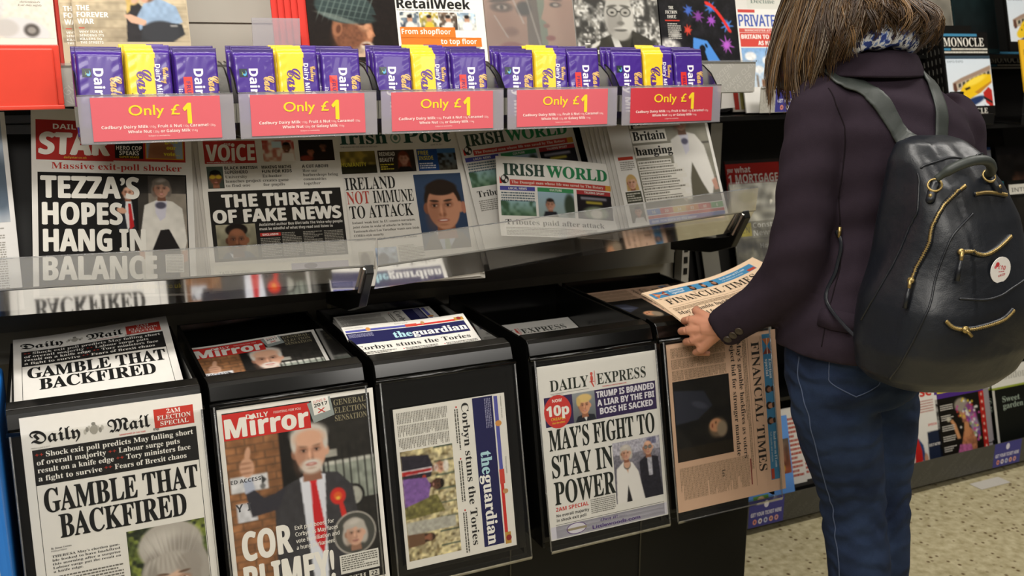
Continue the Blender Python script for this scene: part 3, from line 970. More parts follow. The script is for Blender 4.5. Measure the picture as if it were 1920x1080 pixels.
def pg_pink(bend=None, detail=True):
    p = Page(375, 300 if detail else 172, '#cfab90', .007, bend=bend)
    p.part('banner').rect(8, 14, 340, 26, '#3f7ca3')
    p.poly([(18, 14), (36, 27), (18, 40)], '#b56a3e', 3).poly([(54, 14), (36, 27), (54, 40)], '#7d3b2c', 3).poly([(18, 14), (36, 25), (54, 14)], '#2f6f9c', 3).rect(17, 26, 38, 1.6, '#e2ccb4', 4)
    p.text('Election', 66, 25, 8, 'S', '#d9dfe2', 46).text('special', 66, 35, 8, 'S', '#d9dfe2', 40)
    for x, sk in ((136, '#8a5f48'), (174, '#b08062'), (210, '#9a6d52')):
        p.ell(x, 32, 9, 9, '#2a2320', 3).ell(x + 1, 27, 6, 8, sk, 4).ell(x, 20, 6.5, 4, '#32261f', 5)
    p.text('Read more on FT.com', 236, 26, 7, 'S', '#c9d6dc', 84).text('Full results and analysis', 236, 35, 4.4, 'N', '#c9d6dc', 70).rect(322, 30, 24, 9, '#a9432f', 3)
    p.part('masthead').text('FINANCIAL TIMES', 22, 72, 22, 'S' if False else 'S', '#2e2923', 300).rect(8, 81, 345, .8, '#5c4c3c')
    p.text('FRIDAY 9 JUNE 2017', 12, 46.5, 2.8, 'N', '#5c4c3c').text('WORLD BUSINESS NEWSPAPER', 120, 46.5, 2.8, 'N', '#5c4c3c')
    p.part('headline').text('May’s gamble backfires as voters', 14, 112, 11.5, 'S', '#2e2a25', 270).text('reject bid for stronger mandate', 14, 131, 11.5, 'S', '#2e2a25', 262)
    p.part('article_text').lines(14, 87, 300, 12, 4, '#7d6a54', 3, 2)
    for k in range(3):
        p.lines(10 + k * 25, 146, 22, 146 if detail else 38, 3.4, '#7d6a54', 3, k + 4, .5, 4)
    if not detail:
        p.lines(90, 146, 170, 36, 3.8, '#8b765e', 3, 7, .5, 4).lines(278, 100, 72, 84, 3.6, '#8b765e', 3, 9, .5, 4)
        return p
    p.lines(278, 100, 72, 192, 3.6, '#8b765e', 3, 9, .5, 4)
    p.rect(288, 94, 60, 3, '#7a2a26', 3).text('Lex', 300, 176, 8, 'S', '#2e2a25', 16)
    p.part('photograph')

    def ph(q):
        q.g('#191612', '#14120f').n(.3, 20, 3)
        q.p([(20, 150), (30, 70), (66, 50), (92, 92), (96, 150)], '#2b2d38').e(118, 40, 22, 24, '#6d5b47', .4).e(112, 44, 15, 18, '#c08a66', .2).e(122, 28, 18, 14, '#8a7a66', .4).e(106, 44, 3, 2, '#2a1c14', .3).e(112, 54, 5, 2, '#7a3a2c', .3)
        q.e(60, 84, 7, 22, '#3c3f4c', .5, 20).r(150, 0, 30, 150, '#241d12')
    p.pic(84, 140, 180, 152, ph, 90, '#191612')
    return p


def pg_hopes(bend=None):
    p = Page(290, 372, '#d3d0ca', .012, bend=bend)
    p.part('masthead').rect(8, 24, 136, 80, '#a02c28')
    p.text('DAILY', 38, 42, 10, 'B', W_, 52).text('STAR', 14, 92, 42, 'B', '#d9d5cc', 122, fat=2.2, ital=.06).text('dailystar.co.uk', 56, 100, 4, 'B', '#c9a23a')
    p.part('banner').rect(144, 24, 134, 78, '#a02c28').rect(147, 27, 52, 70, '#191817', 3)
    p.pic(147, 27, 52, 44, lambda q: (q.g('#2a2624', '#141312'), q.face(30, 18, 14, '#7d5f50', '#1d1917', 'short')), 40, l=4)
    p.text('HERO COP', 173, 80, 8.5, 'B', W_, 47, 'c', 5).text('SPEAKS', 173, 90, 8.5, 'B', W_, 36, 'c', 5).text('SUPER SOARS', 173, 96, 4, 'B', '#d0a832', 36, 'c', 5)
    p.rect(203, 27, 72, 70, '#c08a2c', 3)
    p.pic(205, 29, 68, 66, lambda q: (q.g('#7d92a6', '#9aa9b4'), q.face(28, 16, 13, '#8c5d42', '#2a2320', 'short'), q.p([(2, 66), (6, 36), (28, 28), (50, 36), (56, 66)], '#9b6a4c'), q.e(28, 50, 22, 12, '#7d5138', .6, 0, .5)), 46, l=4)
    for k, s_ in enumerate(('Caroline', 'gets', 'our', 'vote...')):
        p.text(s_, 252, 50 + k * 13, 8, 'S', '#d8c93a', (38, 24, 18, 30)[k], 'c', 5, fat=.3)
    p.part('strapline').text('Massive exit-poll shocker', 34, 121, 12.5, 'S', '#b23a32', 236)
    p.part('photograph').rect(10, 128, 268, 240, '#191817', 1)

    def ph(q):
        q.g('#3b3733', '#6e675d').n(.2, 20, 5).r(0, 36, 100, 214, '#857c70').n(.08, 12, 3)
        q.r(0, 0, 28, 240, '#1c1a18', .7)
        q.p([(14, 240), (10, 130), (20, 60), (46, 48), (72, 52), (90, 66), (97, 132), (92, 152), (82, 150), (80, 240)], '#cfcbc2').n(.04, 10, 4)
        q.p([(32, 150), (48, 110), (64, 108), (84, 150), (80, 240), (34, 240)], '#211e1e').p([(40, 52), (62, 52), (58, 84), (48, 92), (40, 76)], '#c2bfca')
        q.p([(8, 140), (18, 140), (18, 168), (8, 164)], '#b0846c').p([(86, 152), (97, 150), (97, 172), (88, 176)], '#b0846c')
        q.face(52, 26, 17, '#a9806c', '#6a6158', 'bob', shade='#6d4a3a')
        q.e(50, 60, 10, 7, '#4d4a58', .4)
    p.pic(178, 131, 98, 235, ph, 90, '#555', l=2)
    p.pic(146, 150, 40, 92, lambda q: (q.g('#1a1918', '#1a1918'), q.p([(2, 92), (4, 40), (16, 30), (30, 36), (36, 92)], '#26262c'), q.p([(18, 32), (28, 32), (32, 70), (20, 92), (16, 60)], '#d5d2d2'), q.p([(22, 38), (27, 38), (32, 84), (24, 92)], '#b5282a'), q.face(22, 16, 12, '#cda088', '#d0cac2', 'bald', beard='#cbc5be'), q.e(10, 52, 9, 6, '#c99a80', .2, 20)), 40, l=3)
    p.part('headline')
    p.text('TEZZA’S', 16, 178, 42, 'B', '#dedbd2', 172, fat=1.5, l=5).text('HOPES', 18, 230, 42, 'B', '#dedbd2', 138, fat=1.5, l=5)
    p.text('HANG IN', 19, 282, 42, 'B', '#dedbd2', 178, fat=1.5, l=5).text('BALANCE', 18, 337, 44, 'B', '#dedbd2', 198, fat=1.5, l=5)
    p.rect(233, 290, 34, 36, '#c9c6be', 4).lines(235, 292, 30, 32, 3, '#8a8780', 5, 6, .5, 3)
    p.text('Election Night 2017 latest: dailystar.co.uk', 26, 357, 9, 'B', '#cdbf33', 236, l=5)
    return p


def pg_fake(bend=None):
    p = Page(290, 372, '#cfcbc2', .006, bend=bend)
    p.part('masthead').rect(10, 62, 104, 48, '#a8322c')
    p.text('VOiCE', 14, 104, 34, 'B', '#dcd8cf', 96, fat=.8, ital=.05).text('THE', 58, 72, 5, 'B', '#dcd8cf', al='c')
    p.text('www.voice-online.co.uk', 14, 108.6, 2.6, 'B', '#dcd8cf', 56)
    p.part('banner').rect(4, 24, 280, 32, '#3a2a26')
    p.text('20 YEARS OF EXCELLENCE', 150, 46, 10, 'B', '#b58a3a', 180, 'c')
    p.part('teaser_photograph')
    p.part('teaser_photograph').pic(128, 62, 66, 46, lambda q: (q.g('#a8453c', '#bb8a74'), q.n(.3, 8, 3, '#d9cdbf'), q.r(20, 2, 20, 14, '#b8d0d8'), q.face(50, 16, 10, '#5a3c2e', '#1c1614', 'short'), q.p([(36, 46), (40, 28), (62, 28), (66, 46)], '#ddd9d2')), 50)
    p.part('teaser_photograph').pic(204, 62, 74, 46, lambda q: (q.g('#1c1512', '#241a16'), q.face(24, 26, 8, '#8a5138', '#1a1210', 'short'), q.e(14, 40, 14, 6, '#7a3424', .4), q.face(52, 14, 8, '#4a2f22', '#120e0c', 'short')), 50)
    p.part('teaser_photograph').pic(12, 116, 32, 46, lambda q: (q.g('#4d5a50', '#3a3f38'), q.face(16, 24, 14, '#6d4631', '#171310', 'short', glasses=False), q.e(10, 22, 6, 4, '#c0a030', .3), q.e(22, 22, 6, 4, '#c0a030', .3)), 36)
    p.part('teaser_text')
    for x, a, bb in ((47, ('BLACK BRITISH', 'SUPERHERO'), ('University', 'launches project', 'to find one')), (122, ('MAKING MATHS', 'FUN FOR KIDS'), ('Ex-banker', 'creates game', 'for pupils')), (206, ('A CUT ABOVE',), ('How our', 'barbershops bring', 'communities', 'together'))):
        for k, s_ in enumerate(a): p.text(s_, x, 123 + k * 9, 6.6, 'B', K, len(s_) * 5.1)
        for k, s_ in enumerate(bb): p.text(s_, x, 123 + (len(a) + k) * 9.2, 6, 'S', '#5a5750', len(s_) * 4.4)
    p.part('headline').rect(10, 168, 272, 146, '#211f1c')
    p.text('THE THREAT', 36, 202, 26, 'B', '#dcd8cf', 226, fat=1.3).text('OF FAKE NEWS', 16, 234, 26, 'B', '#dcd8cf', 260, fat=1.3)
    p.part('article_text')
    p.text('Acclaimed author Ben Okri tells The Voice why people', 104, 244, 5.6, 'B', '#cfcbc2', 174).text('must be mindful of what they read and listen to', 104, 253, 5.6, 'B', '#cfcbc2', 152)
    p.rect(104, 259, 42, 7, '#a8322c', 3).text('EXCLUSIVE', 125, 264.6, 4, 'B', W_, 32, 'c')
    for k in range(4):
        p.lines(104 + k * 44, 270 - (k > 0) * 10, 40, 40 + (k > 0) * 10, 3.4, '#8f8a80', 3, k + 2, .5, 4)
    p.part('portrait')
    p.pic(18, 238, 78, 70, lambda q: (q.g('#8a8570', '#5a5644'), q.n(.2, 12, 4), q.p([(4, 74), (16, 58), (40, 54), (62, 58), (76, 74)], '#2c3648'), q.p([(22, 58), (40, 70), (30, 74)], '#c9ced8'), q.e(40, 12, 22, 14, '#1d1713', .15), q.face(40, 32, 25, '#7a4f38', '#1d1713', 'bald', shade='#4a2d1f', mouth='#7a4a3c', beard='#32221a')), 70, l=3)
    p.part('advertisement').rect(6, 322, 278, 44, '#d8d4c6', 2).text('TATE MODERN', 16, 340, 6, 'N', '#9a968a', 60).rect(160, 326, 120, 14, '#aba5b4', 3).text('SOUL OF A NATION', 60, 352, 6, 'N', '#8d897d', 90).ell(200, 333, 14, 6, '#6d6878', 4)
    return p


def pg_immune(bend=None):
    p = Page(290, 385, '#cfcbc3', .008, bend=bend)
    p.part('masthead').text('Irish', 14, 72, 30, 'S', '#24453a', 106, fat=.8).text('Post', 158, 72, 30, 'S', '#24453a', 112, fat=.8)
    p.ell(140, 60, 12, 13, '#6f8a7c', 3).ell(140, 60, 9, 10, '#cfcbc3', 4).ell(140, 60, 5, 6, '#56786a', 5)
    p.text('THE VOICE OF THE IRISH IN BRITAIN', 14, 80, 3.4, 'N', '#6a675f').text('June 10, 2017', 220, 80, 3.4, 'N', '#6a675f')
    p.part('teaser_photograph')
    p.part('teaser_photograph').pic(6, 88, 82, 50, lambda q: (q.g('#7a6a32', '#39341c'), q.n(.25, 10, 2, '#a08a3c'), q.r(0, 30, 82, 20, '#2c2a1c')), 40)
    p.part('teaser_photograph').pic(94, 88, 84, 50, lambda q: (q.g('#3a3026', '#231d18'), q.face(58, 20, 13, '#b98a74', '#6d3320', 'long'), q.p([(40, 50), (46, 38), (70, 38), (78, 50)], '#16130f')), 50)
    p.rect(184, 88, 92, 50, '#24447c', 2)
    p.part('teaser_photograph').pic(232, 88, 44, 50, lambda q: (q.g('#6a88a4', '#4a4438'), q.n(.3, 6, 4, '#2a2620'), q.r(0, 0, 44, 10, '#3f6a9c')), 30, l=3)
    p.part('teaser_text').text('HUMANITY', 10, 122, 9, 'B', '#c9bb3a', 56, l=5).text('REDHEAD', 97, 101, 9, 'B', '#d8d4ca', 36, l=5).text('BEAUTY', 97, 114, 9, 'B', '#d8d4ca', 32, l=5).text('FREE', 187, 101, 9, 'B', '#c9bb3a', 24, l=5).text('INSIDE', 187, 113, 9, 'B', '#c9bb3a', 34, l=5)
    p.lines(97, 119, 30, 14, 5, '#c9bb3a', 5, 1).lines(187, 120, 38, 14, 5, '#c9cfda', 5, 2)
    p.part('headline').text('IRELAND', 12, 174, 27, 'S', '#22221f', 112).text('NOT', 12, 205, 27, 'S', '#a8443a', 50).text('IMMUNE', 70, 205, 27, 'S', '#22221f', 92).text('TO ATTACK', 14, 237, 27, 'S', '#22221f', 142)
    p.part('article_text')
    for k, s_ in enumerate(('Ireland ‘weak link’ in EU counter-terrorism,', 'joint claim in wake of attacks in Britain', 'Taoiseach-elect Leo Varadkar wants new Irish', 'COBRA-style security', 'London Bridge attacker had lived in Dublin')):
        p.text(s_, 16, 249 + k * 9.4, 5, 'S', '#55524b', (142, 132, 148, 66, 140)[k])
    p.lines(110, 302, 58, 68, 3.2, '#8b887f', 3, 3, .5, 4)
    p.part('photograph')
    p.pic(168, 146, 112, 172, lambda q: (q.g('#33435c', '#2c3a52'), q.p([(0, 172), (20, 140), (52, 124), (96, 136), (112, 160), (112, 172)], '#4d4a48'), q.p([(34, 130), (54, 124), (84, 140), (60, 172), (44, 172)], '#a9b2c2'), q.p([(52, 146), (62, 146), (64, 172), (50, 172)], '#7d8a70'), q.face(60, 74, 50, '#b98468', '#2a2019', 'short', shade='#7d4f3a', mouth='#96584c', look=-.08), q.e(108, 80, 6, 14, '#a8705a', .2)), 100)
    p.pic(58, 304, 48, 44, lambda q: (q.g('#a9b6c9', '#8a92a0'), q.n(.2, 8, 4), q.e(16, 28, 12, 16, '#5d5f6a', .3), q.e(34, 34, 9, 10, '#7d8694', .3)), 30)
    p.pic(20, 310, 34, 40, lambda q: (q.g('#b5afa2', '#968f84'), q.e(14, 20, 10, 18, '#6a6258', .4)), 20)
    return p


def pg_world(bend=None, lo=False):
    p = Page(300, 200 if lo else 380, '#cfccc6' if not lo else '#dddad4', .006, bend=bend)
    y = 0 if lo else 50
    p.part('masthead').text('IRISH', 16, y + 44, 27, 'S', '#34463c', 100, fat=.9).text('WORLD', 122, y + 44, 27, 'S', '#2f7a4e', 160, fat=.9)
    p.ell(18, y + 54, 10, 10, '#2c2c2a', 3).ell(15, y + 51, 4, 5, '#cfccc6', 4).ell(22, y + 57, 3, 4, '#cfccc6', 4).poly([(6, y + 46), (12, y + 64), (6, y + 64)], RED, 3)
    p.rect(30, y + 54, 262, 13, '#b5423a').text('The Donegal man whose life was saved by The Rotary', 34, y + 63, 6, 'S', '#e0d8cc', 236).rect(276, y + 54, 16, 13, '#c9923a', 3)
    p.part('teaser_photograph').rect(6, y + 70, 84, 10, '#4a4a94')
    p.rect(96, y + 70, 92, 10, '#3f8a56').rect(196, y + 70, 96, 10, '#a2383a').text('LOCAL NEWS', 48, y + 77.5, 5, 'B', W_, al='c').text('CULTURE', 142, y + 77.5, 5, 'B', W_, al='c').text('TALKING SPORT', 244, y + 77.5, 5, 'B', W_, al='c')
    p.part('teaser_photograph').pic(96, y + 80, 92, 60, lambda q: (q.g('#9ab4c4', '#8a9a94'), q.e(80, 30, 14, 28, '#3a4638', .4), q.face(30, 30, 13, '#b58a74', '#2a221c', 'short'), q.p([(10, 60), (16, 46), (44, 46), (50, 60)], '#26262c')), 46)
    p.part('teaser_photograph').pic(196, y + 80, 96, 60, lambda q: (q.g('#241f22', '#1a181a'), q.e(50, 44, 34, 16, '#7d8a70', .4), q.e(50, 46, 16, 12, '#cfcabf', .4), q.r(10, 6, 70, 6, '#8a8790'), q.r(24, 16, 44, 5, '#a89a3a')), 46)
    p.part('article_text').lines(8, y + 84, 80, 24, 6, '#5a6a72', 3, 4)
    p.pic(6, y + 104, 84, 36, lambda q: (q.g('#8fb0b4', '#5f7a5c'), q.n(.25, 8, 5, '#3f5a44')), 30)
    p.part('headline').text('Tributes paid after attack', 14, y + 164, 14, 'S', '#2a2a28', 250)
    p.lines(14, y + 172, 270, 24, 4.4, '#7d7a72', 3, 8, .5)
    return p


def pg_hanging(bend=None):
    p = Page(290, 372, '#d6d3cd', .012, bend=bend)
    p.part('masthead').rect(10, 20, 40, 12, RED, 2).text('i', 30, 100, 78, 'S', '#b5382f', 34, 'c', fat=1.6).rect(10, 188, 42, 8, '#b0402f', 3)
    p.lines(12, 200, 40, 22, 4.6, '#8a8780', 3, 2)
    p.part('photograph')

    def ph(q):
        q.g('#8d8a7e', '#7a776a').n(.1, 26, 3).r(0, 210, 224, 90, '#6e6b60')
        q.e(60, 286, 90, 60, '#7f7b6f', .15).e(54, 240, 90, 50, '#6f6c60', .15)
        q.r(40, 120, 190, 5, '#4f4c46')
        q.p([(112, 262), (106, 200), (112, 110), (140, 96), (160, 92), (186, 100), (206, 130), (216, 214), (200, 256), (150, 262)], '#d2cfc8')
        q.p([(138, 262), (146, 210), (160, 170), (176, 220), (206, 290), (130, 290)], '#5a5648').p([(140, 98), (166, 98), (160, 140), (146, 150)], '#c5c3cf').e(152, 116, 10, 8, '#5a586a', .4)
        q.p([(206, 220), (220, 214), (222, 244), (210, 246)], '#b58a78').p([(110, 250), (124, 250), (120, 272)], '#a89a8c')
        q.face(150, 60, 26, '#a98876', '#857e74', 'bob', shade='#6d5346')
    p.pic(58, 46, 224, 274, ph, 120, '#8a877b')
    p.part('headline')
    for k, (s_, w) in enumerate((('Shock exit', 150), ('poll leaves', 140), ('Britain', 92), ('hanging', 104))):
        y = 52 + k * 37
        p.rect(60, y, w + 8, 31, '#d9d5cb', 4).text(s_, 64, y + 25, 22 if k != 3 else 20, 'S', '#23231f', w, l=5, fat=.6)
    p.part('article_text')
    for k in range(8):
        p.rect(62, 202 + k * 13, 96 + (k % 3) * 16 if k < 3 else 118 + (k % 2) * 14, 11, '#cfcbc1', 4).lines(64, 205 + k * 13, 92 + (k % 3) * 14, 7, 7, '#77746b', 5, k, .6)
    p.pic(16, 226, 36, 46, lambda q: (q.g('#d6d3cd', '#cfcbc4'), q.face(18, 26, 15, '#c9a088', '#b99a62', 'long'), q.p([(2, 60), (8, 48), (28, 48), (36, 60)], '#2f2e33')), 36)
    p.rect(10, 274, 44, 28, '#3f3f33', 3).lines(13, 278, 38, 20, 5.5, '#b5b2a5', 4, 3)
    p.pic(12, 306, 40, 44, lambda q: (q.g('#6a6a5a', '#55554a'), q.face(22, 18, 11, '#b58f78', '#3a2f28', 'short'), q.p([(6, 44), (12, 32), (34, 32), (38, 44)], '#c9c6c0')), 36)
    p.part('banner')
    for k, c in enumerate(('#6a82b4', '#b9504a', '#c9a85a', '#c98a4a', '#b9504a', '#6fa06a')):
        p.rect(58 + k * 37.3, 322, 37, 14, c, 3).text(('16', '20', '24', '32', '40', '8')[k], 76 + k * 37.3, 333, 7, 'B', '#e0dccf', al='c', l=4)
    p.rect(58, 338, 224, 7, '#b9504a', 3).rect(58, 346, 224, 24, '#5a68a8', 3).text('QUIZ: HOW MUCH DO YOU KNOW?', 66, 355, 5, 'B', '#d8d8dc', 130, l=4).text('THE ESSENTIAL BRIEFING', 120, 365, 5, 'B', '#c9c060', 150, l=4)
    return p


# ------------------------------------------------------------------ display copies in the bin pockets
UPF = Vector((0, .2, 1)).normalized()
def in_pocket(page, x, ztop, name, label, sideways=False, off=.004):
    """x = left edge, ztop = height of the upper edge; the sheet follows the leaning front"""
    if not sideways:
        hgt = page.h / 1000
        zb = ztop - hgt * UPF.z
        m = frame((x + page.w / 2000, yfront(zb) - off, zb), (1, 0, 0), UPF)
    else:      # content turned a quarter clockwise
        zc = ztop - page.w / 2000 * UPF.z
        m = frame((x, yfront(zc) - off, zc), -UPF, (1, 0, 0))
    return page.build('newspaper', label, 'newspaper', m, 'display newspapers in the bin pockets', sheets=2)


def thin(p, t=.002):
    p.t = t
    return p


in_pocket(thin(pg_backfired()), .020, .862, 'n', 'white newspaper headlined GAMBLE THAT BACKFIRED displayed upright in the leftmost bin pocket', off=.0118)
in_pocket(thin(pg_blimey()), .334, .826, 'n', 'tabloid with grinning white-bearded man giving thumbs up, in a bin pocket')
in_pocket(thin(pg_stuns()), .660, .778, 'n', 'broadsheet with navy masthead turned sideways in the middle bin pocket', True)
in_pocket(thin(pg_fight()), .974, .818, 'n', 'white newspaper with STAY IN POWER headline and round 10p flash in bin pocket')
in_pocket(thin(pg_pink()), 1.292, .825, 'n', 'salmon-pink newspaper turned sideways in the rightmost bin pocket', True)

# ------------------------------------------------------------------ stacks lying in the bins
def flat(page, x, y, z, label, up=(0, 1, 0), right=(1, 0, 0), group=None, sheets=3):
    """(x,y,z) = middle of the page's lower edge"""
    return page.build('newspaper', label, 'newspaper', frame((x, y, z), right, up), group, sheets=sheets)


def plain(w, h, t, col='#cfcbc3'):
    p = Page(w, h, col, t)
    return p


def curl(w, h, a, b_):
    def f(v):
        u = np.clip(v[:, 0] / (w / 2000), -1, 1); t = v[:, 1] / (h / 1000)
        v[:, 2] += a * (u * .5 + .5) ** 2 * t * t + b_ * np.sin(u * 2.6 + .6) * t * .5
        return v
    return f


def pile(page, x, y0, z0, deg, k, label, group=None, sideways=False, shrink=0.0):
    """sheet number k of a pile: lower edge (or left edge when turned) at y0, rising to the back by deg"""
    c, q = math.cos(math.radians(deg)), math.sin(math.radians(deg))
    n = Vector((0, -q, c)); o = Vector((x, y0, z0)) - n * (page.t * 1.25 * k)
    up = Vector((0, c, q))
    x0, x1 = next(b_ for b_ in BX if b_[0] - .01 <= x <= b_[1])
    w_ = (page.h if sideways else page.w) / 1000; lim = x1 - x0 - .016
    if w_ > lim:     # trimmed copies so that the pile fits its hopper
        page.w, page.h = (page.w, page.h) if page.parts else ((page.w, lim * 1000) if sideways else (lim * 1000, page.h))
    sc = min(1, lim / w_) if page.parts else 1
    w_ *= sc
    if not page.parts: w_ = min(w_, lim)
    if sideways:
        o.x = min(max(o.x, x0 + .008), x1 - .008 - w_)
    else:
        o.x = min(max(o.x, x0 + .008 + w_ / 2), x1 - .008 - w_ / 2)
    if sideways:
        o += up * (page.w / 2000); return page.build('newspaper', label, 'newspaper', frame(o, -up, (1, 0, 0)) @ Matrix.Scale(sc, 4), group, sheets=3)
    return page.build('newspaper', label, 'newspaper', frame(o, (1, 0, 0), up) @ Matrix.Scale(sc, 4), group, sheets=3)


pile(pg_backfired(curl(290, 370, .016, .004), True), .138, .016, .812, 13.0, 0, 'GAMBLE THAT BACKFIRED newspaper lying face up on the pile in the leftmost bin')
for k in range(4):
    pile(plain(288, 364, .006), .142 + .002 * k, .018, .812, 13.0, k + 1, 'unprinted-edge newspaper copy lower in the pile inside the leftmost bin', 'copies under the top paper in the leftmost bin')
pile(thin(pg_blimey(curl(290, 370, .010, .003), True), .004), .470, .018, .768, 12.0, 0, 'thumbs-up tabloid lying face up in the second bin from the left')
for k in range(3):
    pile(plain(270, 350, .006), .472 + .004 * k, .022, .764, 12.0, k + 1, 'newspaper copy peeping out under the face-up thumbs-up tabloid', 'copies under the top paper in the second bin')
for k in range(7):
    p_ = thin(pg_stuns(), .005) if k == 0 else plain(315, 236, .005)
    pile(p_, .668 - .003 * k + (.002 if k % 2 else 0), .112 - .002 * k, .814, 7.0, k,
         'sideways broadsheet on top of the pile at the back of the middle bin' if k == 0 else 'sideways broadsheet copy in the pile at the back of the middle bin',
         None if k == 0 else 'sideways broadsheets piled in the middle bin', True)
p_ = thin(pg_stuns(curl(315, 236, .003, -.003)), .004)
c_, q_ = math.cos(math.radians(21)), math.sin(math.radians(21))
p_.build('newspaper', 'navy-headed broadsheet lying right way up at the front of the middle bin', 'newspaper',
         frame((.781, .030, .804), (1, .05, -.02), (-.05, c_, q_)) @ Matrix.Scale(.90, 4), sheets=3)
pile(thin(pg_fight(detail=False), .004), 1.108, .018, .722, 12.5, 0, 'newspaper with a purple banner lying face up deep in the fourth bin')
for k in range(2):
    pile(plain(286, 360, .006), 1.110, .020, .718, 12.5, k + 1, 'newspaper copy under the purple-banner paper deep in the fourth bin', 'copies under the top paper in the fourth bin')
for k in range(5):
    p_ = thin(pg_pink(), .005) if k == 0 else plain(372, 286, .006, '#c4a588')
    if k == 0: p_.w, p_.h = 375, 300
    pile(p_, 1.282 if k else 1.270, .024, .818, 5.0, k,
         'salmon-pink newspaper lying sideways on top of the pile in the rightmost bin' if k == 0 else 'salmon-pink newspaper copy lower in the pile in the rightmost bin',
         None if k == 0 else 'salmon papers piled in the rightmost bin', True)

# ------------------------------------------------------------------ papers leaning on the acrylic shelf
UPS = Vector((0, .391, .920)).normalized()
def lean(page, x0, z0, label, y0=.222, rot=0.0, group=None, sheets=3, back=0.0):
    n = Vector((0, -UPS.z, UPS.y))
    r = Vector((math.cos(rot), 0, 0)) + UPS * math.sin(rot)
    u = UPS * math.cos(rot) - Vector((1, 0, 0)) * math.sin(rot)
    o = Vector((x0 + page.w / 2000, y0, z0)) - n * back
    return page.build('newspaper', label, 'newspaper', frame(o, r, u), group, sheets=sheets)


lean(thin(pg_hopes(), .003), .056, .996, 'newspaper with HOPES HANG IN BALANCE in huge white capitals on the acrylic shelf', rot=-.08)
for k in range(5):
    lean(plain(288, 370, .003, '#b9b4ac'), .058 + .007 * (k + 1), .996, rot=-.055 + .008 * k, label='copy behind the HOPES HANG IN BALANCE paper, its edge showing right', back=.0036 * (k + 1), group='copies stacked behind the HOPES HANG paper')
lean(thin(pg_fake(), .003), .376, .985, 'newspaper with THE THREAT OF FAKE NEWS headline on the acrylic shelf', rot=-.025)
for k in range(2):
    lean(plain(288, 370, .003, '#b9b4ac'), .374 - .004 * k, .986, 'copy behind the FAKE NEWS paper on the acrylic shelf', back=.0036 * (k + 1), group='copies stacked behind the FAKE NEWS paper')
lean(thin(pg_immune(), .003), .662, .966, 'newspaper with NOT IMMUNE TO ATTACK headline and large portrait on the shelf', rot=-.01)
for k in range(3):
    lean(plain(288, 382, .003, '#c2beb6'), (.668 + .006 * k), .966, 'copy behind the IMMUNE TO ATTACK paper, fanned to the right', back=.0036 * (k + 1), rot=-.012 - .012 * k, group='copies stacked behind the IMMUNE TO ATTACK paper')
lean(thin(pg_world(), .003), .975, .990, 'upright green-lettered newspaper behind the flopped copy with the same title', rot=.085, back=.004)
for k in range(4):
    lean(plain(296, 378, .003, '#c9c6c0'), .962 - .006 * k, 1.006 + .003 * k, 'copy fanned left behind the upright green-lettered newspaper', back=.0170 + .0052 * k, rot=.095 + .018 * k, group='fanned copies behind the green-lettered paper')
def flop(v):
    t = np.clip((.085 - v[:, 1]) / .085, 0, 1)
    v[:, 2] += .024 + .008 * t ** 2
    v[:, 1] += .012 * t ** 2
    u = v[:, 0] / .15
    v[:, 2] += .008 * (1 - u * u)
    return v
lean(thin(pg_world(flop, True), .003), 1.000, 1.012, 'flopped green-lettered newspaper curling over the front of the acrylic shelf', rot=-.12, y0=.236)
lean(thin(pg_hanging(), .003), 1.330, 1.040, 'newspaper with big red i and BRITAIN HANGING headline at the shelf right end', rot=.035, y0=.207)
for k in range(6):
    lean(plain(288, 370, .003, '#c4c1bb'), 1.322 - .0085 * k, 1.036, 'copy fanned left behind the paper with the big red i', back=.0036 * (k + 1), rot=.04 + .006 * k, y0=.207, group='fanned copies behind the red i paper')
# far left paper, mostly out of frame
pl = Page(290, 380, '#d3d1ce', .003)
pl.part('photograph').pic(150, 14, 132, 200, lambda q: (q.g('#8f9fb4', '#b9bcc0'), q.n(.2, 30, 3), q.e(120, 130, 26, 60, '#55616e', .6)), 40)
pl.part('article_text').lines(150, 224, 120, 120, 4.5, '#98958e', 3, 2)
lean(pl, -.250, .99, 'pale newspaper cut off by the left edge of the view on the acrylic shelf')

# ================================================================== chocolate trays and bars
PUR, PUR2, YEL, GOLD = '#432685', '#321b66', '#f0c92e', '#d9b06a'
TX = [.160, .427, .694, .961, 1.232]
ORD = ['leftmost', 'second', 'middle', 'fourth', 'rightmost']
TY, TZ = .10, 1.297


